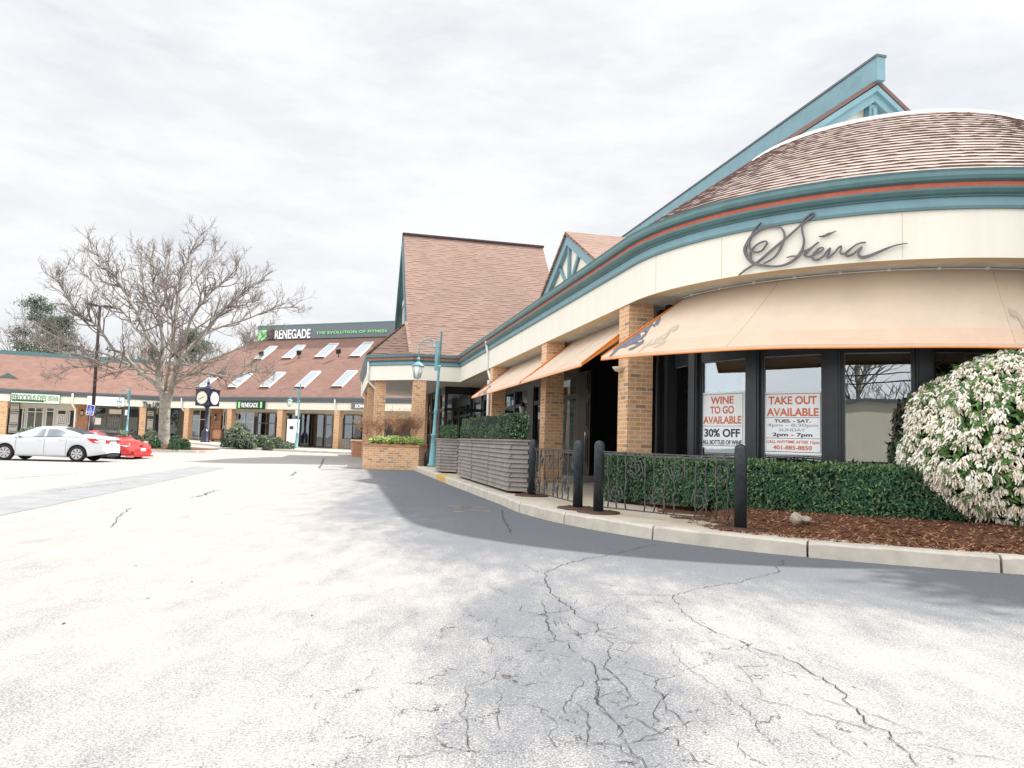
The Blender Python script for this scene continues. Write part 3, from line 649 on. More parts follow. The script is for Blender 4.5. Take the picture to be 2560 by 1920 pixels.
# walls behind the columns
wa=MB()
def tsbox(mb,t0,t1,s0,s1,z0,z1,mi=0): mb.obox(TS(t0,s0,z0),TD*(t1-t0),NN*(s1-s0),UP*(z1-z0),mi)
tsbox(wa,7.32,7.45,1.55,6,KZ,ZF+.1); tsbox(wa,.1,.22,.70,3.4,KZ,ZF+.1); tsbox(wa,.22,7.3,3.4,3.5,KZ,ZF+.1)
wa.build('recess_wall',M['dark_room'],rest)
wb=MB(); tsbox(wb,7.46,21.6,1.6,1.75,2.95,ZF+.1); tsbox(wb,7.46,21.6,1.6,1.75,KZ,.75)
for t in (7.46,9.6,10.2,12.3,12.9,15.0,17.2,19.4,21.2): tsbox(wb,t,t+(.6 if t in (9.6,12.3) else .22),1.57,1.78,.7,3.0)
tsbox(wb,7.5,21.4,1.59,1.76,2.35,2.48)
wb.build('wall_frame',M['black_frame'],rest)
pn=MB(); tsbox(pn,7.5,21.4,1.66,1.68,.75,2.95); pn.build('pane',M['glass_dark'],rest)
for t in (8.0,10.9,13.5):
    cu_=MB()
    P=[TS(t+.09*i,1.95+(.04 if i%2 else 0),KZ+.3) for i in range(12)]
    for a,b in zip(P[:-1],P[1:]): cu_.face([a,b,b+UP*2.5,a+UP*2.5])
    cu_.build('curtain',M['curtain'],rest)
dr=MB(); tsbox(dr,6.3,7.3,1.50,1.56,KZ+.02,3.0)
for z0_,z1_ in ((.35,1.15),(1.3,2.1),(2.25,2.85)):
    tsbox(dr,6.42,7.18,1.485,1.5,z0_+KZ,z1_+KZ); tsbox(dr,6.52,7.08,1.47,1.485,z0_+KZ+.1,z1_+KZ-.1)
do=dr.build('door',M['door_black'],rest); hd=MB(); hd.tube([TS(6.4,1.44,1.1),TS(6.4,1.41,1.15),TS(6.4,1.41,1.4),TS(6.4,1.44,1.45)],.012,6); hd.build('handle',M['chrome'],do)
stp=MB(); tsbox(stp,5.6,7.3,.9,3.4,KZ-.02,KZ+.13); stp.build('door_step',M['grey_metal'],rest)
# window arc facets
RW=3.65
def winpt(u,v=890):
    d=ray(u,v); d=Vector((d.x,d.y,0)); o=Vector((0,0,0))-Vector((CC.x,CC.y,0)); a=d.dot(d); b=2*o.dot(d); c=o.dot(o)-RW*RW
    t=(-b-math.sqrt(b*b-4*a*c))/(2*a); return d*t
WU=[1650,1736,1884,2081,2310]; WP=[winpt(u) for u in WU]
ph=[math.atan2(p.y-CC.y,p.x-CC.x)%(2*math.pi) for p in WP]
while ph[-1]<R(345): ph.append(ph[-1]+R(18.5)); 
WP=[arcpt(a,RW) for a in ph]
ZS,ZT=.78,2.50
PHW=[]
gl_=MB(); sll=MB(); hdm=MB(); post=MB()
for i in range(len(WP)-1):
    a,b=WP[i],WP[i+1]; d=(b-a).normalized(); n=Vector((d.y,-d.x,0)); ln=(b-a).length
    ga=a+d*.10; gb=b-d*.10
    win=MB(); fw=.05
    o=ga-n*.0
    for (p0,p1,z0_,z1_) in ((0,ln-.2,ZS,ZS+fw),(0,ln-.2,ZT-fw,ZT),(0,fw,ZS+fw,ZT-fw),(ln-.2-fw,ln-.2,ZS+fw,ZT-fw)):
        win.obox(ga+d*p0+UP*z0_-n*.07,d*(p1-p0),n*.07,UP*(z1_-z0_))
    wo_=win.build('window',M['black_frame'],rest)
    pl=MB(); pl.obox(ga+d*fw+UP*(ZS+fw)-n*.05,d*(ln-.2-2*fw),n*.008,UP*(ZT-ZS-2*fw)); pl.build('pane',M['glass'],wo_)
    bd=MB()
    for (p0,p1,z0_,z1_) in ((fw,ln-.2-fw,ZT-fw-.012,ZT-fw),(fw,fw+.01,ZS+fw,ZT-fw)):
        bd.obox(ga+d*p0+UP*z0_-n*.038,d*(p1-p0),n*.012,UP*(z1_-z0_))
    bd.build('glazing_bead',M['grey_metal'],wo_)
    hdm.obox(a-d*.02+UP*ZT-n*.1,d*(ln+.04),n*.1,UP*(ZF+.10-ZT)); sll.obox(a-d*.02+UP*KZ-n*.1,d*(ln+.04),n*.1,UP*(ZS-KZ))
    PHW.append((ga,gb,d,n,ln))
for i,a in enumerate(WP):
    n=(a-CC); n.z=0; n.normalize(); d=Vector((-n.y,n.x,0)); post.obox(a-d*.105-n*.12+UP*KZ,d*.21,n*.16,UP*(ZF+.10-KZ)); post.obox(a-d*.075+n*.04+UP*KZ,d*.15,n*.015,UP*(ZT+.1-KZ))
hdm.build('window_header',M['black_frame'],rest); sll.build('window_wall',M['black_frame'],rest); post.build('mullion',M['black_frame'],rest)
# dining room seen through the glass
rm=MB(); 
for i in range(36):
    a0=PHI0+R(170)*i/36; a1=PHI0+R(170)*(i+1)/36
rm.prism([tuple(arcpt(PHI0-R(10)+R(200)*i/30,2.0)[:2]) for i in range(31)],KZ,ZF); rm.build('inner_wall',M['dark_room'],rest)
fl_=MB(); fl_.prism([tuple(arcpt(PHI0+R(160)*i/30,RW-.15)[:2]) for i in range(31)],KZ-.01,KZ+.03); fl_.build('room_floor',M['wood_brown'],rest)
# awnings
def awning(top,bot,name='awning'):
    # top/bot lists of world points, same length; orange band near the lower edge
    mb=MB(); n=len(top); 
    def row(f): return [top[i].lerp(bot[i],f) for i in range(n)]
    rows=[(0,0),(.30,0),(.62,0),(.80,1)]
    fr=[0,.3,.6,.785,1]
    pts=[]
    for f in fr:
        sag=-.035*math.sin(math.pi*f); pts.append([p+UP*sag for p in row(f)])
    acc=[0]
    for i in range(n-1): acc.append(acc[-1]+(bot[i+1]-bot[i]).length)
    for k in range(len(fr)-1):
        for i in range(n-1):
            q=[pts[k+1][i],pts[k+1][i+1],pts[k][i+1],pts[k][i]]; nn_=(q[1]-q[0]).cross(q[3]-q[0])
            mi=1 if k==3 else 0
            mb.add(q,[(0,1,2,3)],mi,True)
    for i in range(n-1):
        mb.add([bot[i],bot[i]-UP*.05,bot[i+1]-UP*.05,bot[i+1]],[(0,1,2,3)],1)
    ob=mb.build(name,[M['awning'],M['awning_orange']],rest)
    k=2
    while k<n-1:
        q=MB(); q.tube([top[k].lerp(bot[k],f)-UP*(.035*math.sin(math.pi*f)-.002) for f in fr],.0035,3); q.build('cloth_seam',M['awning_seam'],ob); k+=(3 if n<12 else 14)
    e=MB(); e.tube([p-UP*.05 for p in bot],.012,5); 
    e.tube([top[0],bot[0]],.013,5); e.tube([top[-1],bot[-1]],.013,5)
    e.tube([top[0]-UP*.1,bot[0]-UP*.05],.016,5,0); e.build('piping',M['awning_edge'],ob)
    for a,b in ((top[0],bot[0]),(top[-1],bot[-1])):
        s=MB(); s.add([a,b,b-UP*.05,a-UP*.16],[(0,1,2,3)]); s.build('side_valance',M['awning_edge'],ob)
    return ob
AB=catmull([(1.42,11.5,2.50),(1.80,10.75,2.475),(2.28,10.12,2.46),(3.19,9.36,2.455),(4.23,8.95,2.45),(6.02,8.55,2.45),(8.2,8.9,2.45),(9.6,9.9,2.45)],6)
nA=len(AB); AT=[]
for i,p in enumerate(AB):
    ph_=math.atan2(p.y-CC.y,p.x-CC.x)%(2*math.pi)
    ph0_=PHI0+R(11); AT.append(arcpt(ph0_+(ph_-PHI0-R(16))*(1.0),3.72,3.57) if False else None)
pa0=PHI0+R(9); pa1=math.atan2(AB[-1].y-CC.y,AB[-1].x-CC.x)%(2*math.pi)
pb0=math.atan2(AB[0].y-CC.y,AB[0].x-CC.x)%(2*math.pi)
for i,p in enumerate(AB):
    ph_=math.atan2(p.y-CC.y,p.x-CC.x)%(2*math.pi); f=(ph_-pb0)/(pa1-pb0); AT[i]=arcpt(pa0+(pa1-pa0)*f,3.80,3.52)
aw3=awning(AT,AB)
def straight(t0,t1):
    n=9; top=[TS(t1+(t0-t1)*i/(n-1),.62,3.525) for i in range(n)]; bot=[TS(t1+(t0-t1)*i/(n-1)-.05,-.66,2.50) for i in range(n)]
    return awning(top,bot)
aw2=straight(.72,5.12); aw1=straight(5.22,11.7)
from mathutils.geometry import intersect_ray_tri
def oncloth(ob,u,v,lift=.01):
    d=ray(u,v); best=None
    for p in ob.data.polygons:
        vs=[ob.data.vertices[i].co+ORG[ob.name] for i in p.vertices]
        for tri in ((0,1,2),(0,2,3)):
            q=intersect_ray_tri(vs[tri[0]],vs[tri[1]],vs[tri[2]],d,C0,True)
            if q is not None and (best is None or (q-C0).length<(best-C0).length): best=q
    return None if best is None else best-d.normalized()*lift
HZ_=[(230,1310),(330,1190),(345,1120),(400,1040),(420,1000),(560,930),(680,850),(800,820),(900,770),(1020,690),(1120,620),(1220,500),(1300,400),(1400,350),(1480,330),(1500,290),(1530,325),(1510,400),(1470,490),(1430,545),(1400,500),(1380,570),(1350,580),(1320,520),(1270,560),(1200,680),(1150,780),(1050,870),(1100,900),(1110,930),(1060,990),(900,1090),(800,1150),(700,1160),(740,1110),(860,1060),(940,1010),(840,1000),(720,1040),(640,1090),(500,1110),(430,1170),(350,1250),(280,1305)]
HPATCH=[[(600,1040),(700,930),(730,860),(820,850),(740,960),(680,1020)],[(1010,740),(1110,700),(1130,750),(1060,790),(1030,860),(1035,790)],[(1150,680),(1265,550),(1190,650)],[(440,1080),(520,980),(640,910),(645,945),(540,1030),(470,1100)],[(940,950),(1010,910),(1070,900),(1060,930),(960,960)],[(1330,480),(1400,430),(1390,480),(1345,520)],[(880,820),(970,750),(950,790),(900,825)]]
def print_horse(ob,fx,mname,lift):
    pts=[]
    for (a,b),(c,e) in zip(HZ_,HZ_[1:]+HZ_[:1]):
        for k in range(2): pts.append(fx(a+(c-a)*k/2,b+(e-b)*k/2))
    P=[oncloth(ob,u,v,lift) for u,v in pts]; P=[p for p in P if p is not None]
    if len(P)<20: return
    mb=MB(); mb.add(P,[tuple(range(len(P)))]); o=mb.build('horse_print',M[mname],ob)
    for pt in HPATCH:
        Q=[oncloth(ob,*fx(x,y),lift+.012) for x,y in pt]
        if all(q is not None for q in Q): m2=MB(); m2.add(Q,[tuple(range(len(Q)))]); m2.build('coat_patch',M['awning'],o)
cz=lambda x,y:(1500+x/10.055,760+y/10.055)
print_horse(aw3,lambda x,y:cz(950+(x-230)*.79,1200-(1310-y)*.68),'horse_light',.015)
print_horse(aw3,cz,'horse_dark',.03)
print_horse(aw3,lambda x,y:(2640-(x-230)*.0915,868-(1310-y)*.098),'horse_light',.015)
print_horse(aw1,lambda x,y:(1194+(x-230)*.026,990-(1310-y)*.027),'horse_dark',.04)
# cursive sign: strokes on the curved fascia
def onfascia(u,v,r=RF+.03):
    d=ray(u,v); o=Vector((-CC.x,-CC.y,0)); d2=Vector((d.x,d.y,0)); a=d2.dot(d2); b=2*o.dot(d2); c=o.dot(o)-r*r
    t=(-b-math.sqrt(max(0,b*b-4*a*c)))/(2*a); p=d*t+C0
    return p
SG=lambda x,y:(1820+x/4.608,520+y/4.611)
STR=[([(125,775),(190,720),(290,655),(370,600),(440,540),(520,470),(610,395),(700,320),(790,240),(835,195),(880,130),(940,75),(985,55),(990,75),(950,120),(900,150),(860,190),(850,220),(860,290),(875,370),(865,450),(835,520),(770,590),(690,640),(600,668),(500,672),(390,660),(300,640),(240,590),(205,530),(195,470),(220,410),(260,340),(330,270),(430,225),(530,212),(600,225),(640,270),(652,340),(630,400),(590,490),(540,560),(470,610),(410,640)],[8,14,16,20,22,22,20,18,16,14,12,12,12,12,12,14,16,18,22,24,24,26,24,22,18,18,26,34,34,34,32,30,26,22,20,20,18,20,22,22,20,16,14,10]),
([(382,165),(330,220),(280,290),(255,360),(240,430),(270,490),(330,510),(390,490),(430,440),(450,400),(430,382),(370,400),(310,440),(270,490),(250,550),(265,610),(300,640)],[6,8,10,14,18,18,16,14,16,16,14,14,14,16,26,26,20]),
([(675,570),(740,555),(800,550),(840,500),(900,490),(960,460),(1020,410),(1050,395)],[8,12,14,16,18,18,16,12]),
([(960,460),(910,500),(880,540),(910,562),(960,555),(1020,520),(1080,490),(1100,460),(1060,460),(1010,500),(975,550),(980,590),(1030,595),(1090,560),(1140,500),(1180,462),(1165,510),(1140,560),(1160,570),(1220,520),(1270,460),(1305,440),(1300,480),(1295,520),(1340,525),(1400,490),(1450,440),(1520,405),(1590,397)],[20,24,22,18,16,14,14,12,14,18,22,24,20,18,16,14,20,22,18,16,16,16,16,18,16,14,14,14,14]),
([(1450,440),(1390,490),(1350,530),(1380,552),(1440,530),(1500,480),(1545,450),(1520,490),(1500,530),(1530,565),(1590,562),(1680,530),(1800,480),(1900,440),(2000,415),(2068,407)],[14,20,22,22,18,16,16,20,24,30,30,28,22,14,9,4]),
([(1042,328),(1100,325),(1160,300),(1200,285),(1245,265)],[4,22,26,12,6])]
sg=MB()
for pts,wds in STR:
    P=catmull([(x,y,0) for x,y in pts],5); n=len(P); k=len(wds); ring=[]
    for i,p in enumerate(P):
        q=i/(n-1)*(k-1); j=min(int(q),k-2); wd=(wds[j]*(1-(q-j))+wds[j+1]*(q-j))*1.05
        d=(P[min(i+1,n-1)]-P[max(i-1,0)]).normalized(); nx_=Vector((-d.y,d.x,0))
        for o,r_ in ((wd/2,RF+.03),(-wd/2,RF+.03),(-wd/2,RF+.055),(wd/2,RF+.055)):
            c=p+nx_*o; u,v=SG(c.x,c.y); c3=onfascia(u,v,RF+.045); ring_dir=Vector((c3.x-CC.x,c3.y-CC.y,0)).normalized()
            ring.append(c3+ring_dir*(r_-(RF+.045)))
    fs=[(4*i+j,4*i+(j+1)%4,4*i+4+(j+1)%4,4*i+4+j) for i in range(n-1) for j in range(4)]+[(0,3,2,1),(4*n-4,4*n-3,4*n-2,4*n-1)]
    sg.add(ring,fs)
sg.build('cursive_sign',M['bronze_sign'],rest)
# downspout by the first column, lantern, flood lights, soffit lamp
ds=MB(); ds.tube([TS(12.35,-.12,4.5),TS(12.35,-.04,4.1),TS(12.35,-.04,3.55),TS(12.3,.0,3.4)],.05,6); ds.tube([TS(12.3,.0,3.42),TS(12.05,.05,3.05)],.05,6); ds.tube([TS(12.05,-.03,3.1),TS(12.05,-.03,KZ)],.05,6)
ds.build('downspout',M['white_metal'],rest)
def wall_lantern(parent,p,h=.55):
    b=MB(); b.lathe(p,[(.02,0),(.09,.04),(.10,.06)],6); b.lathe(p+UP*.36,[(.13,0),(.11,.03),(.04,.12),(.02,.16),(.03,.18),(.005,.24)],6); b.tube([p+UP*.5,p+UP*.42+NN*.2],.012,5)
    for j in range(6): a=math.pi/3*j; b.tube([p+Vector((.09*math.cos(a),.09*math.sin(a),.05)),p+Vector((.125*math.cos(a),.125*math.sin(a),.37))],.008,4)
    b.tube([p+UP*.02,p-UP*.06],[.03,.005],6)
    o=b.build('wall_lantern',M['iron'],parent); g=MB(); g.lathe(p,[(.075,.06),(.11,.35)],6); g.build('lantern_glass',M['lamp_glass'],o)
wall_lantern(rest,TS(12.5,1.25,1.95)); 
fl2=MB(); q=TS(13.2,.45,ZF+.02); fl2.tube([q+UP*.1,q],.03,6)
for sx in (-1,1): a=q+TD*.12*sx; fl2.tube([q,a],.015,5); fl2.tube([a,a+TD*.05*sx-NN*.06-UP*.14],[.04,.085],8)
fl2.build('flood_light',M['grey_metal'],rest)
sl_=MB(); sl_.lathe(TS(.5,-.02,2.36)+NN*.5*0,[(.0,0),(.08,.02),(.12,.07),(.125,.09)],14); sl_.build('dome_lamp',M['awning'],rest)
# ================================================================== CORNER PAVILION WITH STEEP ROOF
pav=thing('corner_pavilion','pavilion with very steep brown shingle roof, brick columns and open porch','building',tuple(K_))
cornice(0,nI,pav)
KE=K_.copy(); EZ=GZ+.0
def KEp(a,q,z): return KE+NN*a+TD*q+UP*z
mR=1.2; qP=5.45; zP=EZ+mR*qP; qF=1.2; zF_=EZ+mR*qF; aL=-.25; aR=6.85
pr=MB()
# front slope: steep part down to eave, far slope
pr.face([KEp(aL,qF,zF_),KEp(aR,qF,zF_),KEp(aR,qP,zP),KEp(aL,qP,zP)])
pr.face([KEp(aL+.12,-.1,EZ-.02),KEp(aR+1.5,-.1,EZ-.02),KEp(aR,qF,zF_),KEp(aL,qF,zF_)])
pr.face([KEp(aR,2*qP-qF,zF_-.8),KEp(aL,2*qP-qF,zF_-.8),KEp(aL,qP,zP),KEp(aR,qP,zP)])
# thickness under the raked ends
for a in (aR,):
    pr.face([KEp(a,qF,zF_-.14),KEp(a,qF,zF_),KEp(a,qP,zP),KEp(a,qP,zP-.2)]); pr.face([KEp(a,2*qP-qF,zF_-.9),KEp(a,qP,zP-.2),KEp(a,qP,zP),KEp(a,2*qP-qF,zF_-.8)])
# chamfer skirt and side skirt
Lp=L_-nrm[1]*(-.08); Mp=M_-nrm[0]*(-.08); Kp=KEp(aL+.12,-.1,0)
side_top=KEp(aL-.05,qF+.4,zF_-.05)
pr.face([Lp+UP*EZ,Kp+UP*(EZ-.02),KEp(aL,qF,zF_)+Vector((0,0,0)),side_top])
pr.face([Mp+UP*EZ,Lp+UP*EZ,side_top,KEp(aL-.05,2*qP-qF,zF_-.6)])
pr.build('roof',M['shingle'],pav)
cap=MB(); cap.obox(KEp(aL-.05,qP-.13,zP-.04),NN*(aR-aL+.1),TD*.26,UP*.09); cap.build('ridge_cap',M['purple_pole'],pav)
hp=MB()
def hipcap(a,b,n):
    for i in range(n):
        p=a.lerp(b,i/n); q=a.lerp(b,(i+1)/n); hp.bar(p+UP*.03,q+UP*.06,(TD+NN).normalized()*.26,UP*.04)
hipcap(Lp+UP*EZ,side_top,12); hipcap(Kp+UP*EZ,KEp(aL,qF,zF_),8)
hp.build('hip_cap',M['shingle'],pav)
gw=MB()
gw.add([KEp(aL+.35,qF+.3,zF_+.05),KEp(aL+.35,2*qP-qF,zF_-.7),KEp(aL+.35,qP,zP-.35)],[(0,2,1)]); 
gw.obox(KEp(aL+.36,qF,EZ),TD*(2*qP-2*qF),NN*.2,UP*(zF_-EZ)); gw.build('gable_wall',M['cream'],pav)
gt=MB(); gt.face([KEp(aL-.01,2*qP-qF,zF_-1.3),KEp(aL-.01,qP,zP-.75),KEp(aL-.01,qP,zP),KEp(aL-.01,2*qP-qF,zF_-.75)]); gt.obox(KEp(aL+.0,qP,zP-.62),TD*(-(qP-qF))+UP*(-mR*(qP-qF)),NN*.05,UP*.55)
gt.obox(KEp(aL-.06,qP,zP-.55),TD*(qP-qF+.1)+UP*(-mR*(qP-qF)-.75),NN*.08,UP*.5); gt.obox(KEp(aL-.06,qP,zP-.60),TD*(-(qP-qF))+UP*(-mR*(qP-qF)),NN*.08,UP*.42)
gt.build('rake_board',M['teal'],pav)
us=MB(); us.face([KEp(aL-.02,2*qP-qF,zF_-.8-.06),KEp(aL-.02,qP,zP-.06),KEp(aL+.36,qP,zP-.06),KEp(aL+.36,2*qP-qF,zF_-.8-.06)]); us.build('rake_soffit',M['teal_light'],pav)
gl3=MB(); 
for i in range(6): gl3.obox(KEp(aL+.25,qP-2.2+i*.8,zF_+.1),TD*.1,NN*.1,UP*(1.7))
gl3.obox(KEp(aL+.22,qP-2.1,zF_+1.8),TD*4.6,NN*.12,UP*.28); gl3.obox(KEp(aL+.25,qP-1.3,zF_+1.9),TD*1.3+UP*1.3,NN*.08,UP*.15); gl3.obox(KEp(aL+.25,qP+1.3,zF_+2.0),TD*-1.3+UP*1.5,NN*.08,UP*.15)
gl3.build('gable_trim',M['white_metal'],pav)
gp=MB(); gp.obox(KEp(aL+.3,qP-2.3,zF_+.1),TD*4.6,NN*.02,UP*1.7); gp.build('gable_window',M['grey_slate'],pav)
# porch soffit, columns, glass walls
ps=MB(); inn=[path[i]-nrm[i]*.2 for i in range(0,4)]; ps.prism([tuple(p[:2]) for p in inn]+[tuple(TS(18.4,9)[:2]),tuple(TS(30,9)[:2])],ZF+.03,ZF+.09); ps.build('soffit',M['soffit'],pav)
def freecol(c,parent,ang=0,wd=.5,m_='brick',z1=ZF+.11,z0=0):
    b=MB(); a=NN*wd; d=TD*wd; b.obox(c-a/2-d/2+UP*z0,a,d,UP*(z1-z0)); b.build('brick_column',M[m_],parent)
kc=K_+TD*.30+NN*.30; freecol(kc,pav,wd=.52)
lc=L_+TD*.22+NN*.50; freecol(lc,pav,wd=.46)
freecol(L_+TD*3.6+NN*.32,pav,wd=.46); freecol(L_+TD*9.3+NN*.32,pav,wd=.46); freecol(kc+TD*9.5+NN*1.2,pav,wd=.5)
fx=MB()
tF=21.6; sL=-.16
for s in (sL,1.02,1.55): tsbox(fx,tF,tF+.12,s,s+.14,KZ,ZF+.1)
tsbox(fx,tF,tF+.12,sL,6,3.2,ZF+.1); tsbox(fx,tF,tF+.12,sL,6,2.42,2.56); tsbox(fx,tF,tF+.12,sL,6,KZ,.6)
for t in (23.2,24.8,26.4,28.4,30.6): tsbox(fx,t,t+.13,sL-.02,sL+.1,KZ,ZF+.1)
tsbox(fx,tF+.12,31,sL,sL+.1,3.2,ZF+.1); tsbox(fx,tF+.12,31,sL,sL+.1,2.42,2.56); tsbox(fx,tF+.12,31,sL,sL+.1,KZ,.45)
fx.build('window_frame',M['black_frame'],pav)
fg=MB(); tsbox(fg,tF+.05,tF+.06,sL+.1,1.6,.6,3.2); tsbox(fg,tF+.15,31,sL+.04,sL+.05,.45,3.2); fg.build('pane',M['glass_pale'],pav)
fb=MB(); tsbox(fb,tF+2.2,tF+2.3,sL+1,1.7,KZ,3.4); tsbox(fb,tF+2.2,31,1.6,1.7,KZ,3.4); tsbox(fb,tF+1.2,tF+1.25,.35,.62,KZ,3.2); fb.build('inner_wall',M['interior_grey'],pav)
d2=MB(); a=L_+nrm[1].normalized()*.05
d2.tube([a+UP*4.5,a+UP*3.5,a+UP*3.4-nrm[1]*.1,a+UP*3.1+NN*.42+TD*.12,a+UP*2.9+NN*.45+TD*.12,a+NN*.42+TD*.12],.05,6)
b=M_; d2.tube([b+UP*4.4,b+UP*3.5,b+UP*3.2+NN*.3,b+NN*.3+UP*.1],.06,6)
d2.build('downspout',M['white_metal'],pav)
# ================================================================== MULCH, HEDGE, BUSH
rnd=random.Random(5)
mb=MB(); nr=10; cols=[]
q0=sof(1800,1368); 
for i in range(46):
    f=i/45; p,d=along(KERB,S_,q0+(S_[-1]-.1-q0)*f); n_=Vector((-d.y,d.x,0)); a=p+n_*.185
    b=arcpt(R(200)+R(150)*f,3.8)
    if i==0: b=arcpt(R(193),4.6)
    col=[]
    for j in range(nr+1):
        g=j/nr; c=a.lerp(b,g); hz=(.16+.16*smooth(g*1.6)*smooth(f*9))+.02*mnoise.noise(c*2.5)*(1 if j else 0)
        col.append(Vector((c.x,c.y,hz-.012)))
    cols.append(col)
vs=[p for c in cols for p in c]
mb.add(vs,[(i*(nr+1)+j,(i+1)*(nr+1)+j,(i+1)*(nr+1)+j+1,i*(nr+1)+j+1) for i in range(45) for j in range(nr)],0,True)
def mulch_pt():
    i=rnd.uniform(0,44.9); j=rnd.uniform(0,9.9)*rnd.random()**.5; a=int(i); b=int(j); 
    p=cols[a][b].lerp(cols[a+1][b],i-a).lerp(cols[a][b+1].lerp(cols[a+1][b+1],i-a),j-b); return p
for k in range(9000):
    p=mulch_pt(); 
    if (p-C0).length>14: continue
    a=rnd.uniform(0,math.pi); l=rnd.uniform(.012,.04); d=Vector((math.cos(a),math.sin(a),rnd.uniform(-.2,.5)))*l; w_=Vector((-math.sin(a),math.cos(a),rnd.uniform(-.6,.6)))*.006
    mb.add([p+UP*.012-d-w_,p+UP*.012+d-w_,p+UP*.016+d+w_,p+UP*.016-d+w_],[(0,1,2,3)],1 if rnd.random()<.55 else 0)
mo=mb.build('mulch',[M['mulch'],M['mulch_chip']]); mo['kind']='stuff'
def leafquad(mb,p,n,size,asp,mi,rn):
    # one folded leaf: two triangles-ish quad with direction scatter
    t=Vector((rn.uniform(-1,1),rn.uniform(-1,1),rn.uniform(-1,1))); d=(t-n*t.dot(n)*.6).normalized(); s=d.cross(n)
    s = s.normalized() if s.length>1e-3 else d.orthogonal()
    up_=(n+Vector((rn.uniform(-.6,.6),rn.uniform(-.6,.6),rn.uniform(-.3,.9)))).normalized()
    L=size*rn.uniform(.6,1.3); W=L*asp
    a=p; b=p+d*L*.5+s*W*.5+up_*L*.15; c=p+d*L; e=p+d*L*.5-s*W*.5+up_*L*.15
    i=len(mb.v); mb.v+=[a,b,c,e]; mb.f.append((i,i+1,i+2,i+3)); mb.m.append(mi); mb.sm.append(False)
def hedge_surf(f,g):                                   # f along, g around front-top-back
    phi=R(190)+R(146)*f; ro=4.78-.33*smooth((phi-R(190))/R(14)); ri=4.42-.5*smooth((phi-R(196))/R(8))
    h=.93+.03*mnoise.noise(Vector((f*22,0,1)))
    zb=.16+.12*smooth(f*8)
    if g<.55: r_=ro+.06*math.sin(g/.55*math.pi); z=zb+(h-zb)*g/.55; n=Vector((math.cos(phi),math.sin(phi),.15))
    elif g<.9: r_=ro+(ri-ro)*(g-.55)/.35; z=h; n=UP.copy()
    else: r_=ri; z=h-(h-zb)*(g-.9)/.1; n=Vector((-math.cos(phi),-math.sin(phi),0))
    p=arcpt(phi,r_,z); b=mnoise.noise(p*2.2)*.05+mnoise.noise(p*6)*.025; return p+n.normalized()*b, n.normalized()
hb=MB(); nf,ng=130,24
vs=[]
for i in range(nf+1):
    for j in range(ng+1):
        p,n=hedge_surf(i/nf,j/ng); vs.append(p-n*.07)
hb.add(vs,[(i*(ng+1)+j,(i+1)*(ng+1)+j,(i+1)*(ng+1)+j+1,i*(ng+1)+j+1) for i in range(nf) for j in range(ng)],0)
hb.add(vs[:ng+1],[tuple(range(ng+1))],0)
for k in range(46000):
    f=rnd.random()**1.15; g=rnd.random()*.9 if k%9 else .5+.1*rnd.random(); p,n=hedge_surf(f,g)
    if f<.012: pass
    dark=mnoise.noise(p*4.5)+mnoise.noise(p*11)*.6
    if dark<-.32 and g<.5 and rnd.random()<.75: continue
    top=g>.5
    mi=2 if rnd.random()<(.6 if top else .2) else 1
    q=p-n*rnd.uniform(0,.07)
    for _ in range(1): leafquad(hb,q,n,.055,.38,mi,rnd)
# left end face
for k in range(2600):
    g=rnd.random(); p,n=hedge_surf(0,rnd.uniform(0,.9)); c,_=hedge_surf(0,.98); q=p.lerp(Vector((c.x,c.y,p.z)),rnd.random()); leafquad(hb,q,Vector((-math.sin(R(190)),math.cos(R(190)),0)),.045,.35,1,rnd)
tag(hb.build('yew_hedge',[M['leaf_core'],M['yew'],M['yew_light']]),'long clipped dark green yew hedge curving below the restaurant windows','hedge')
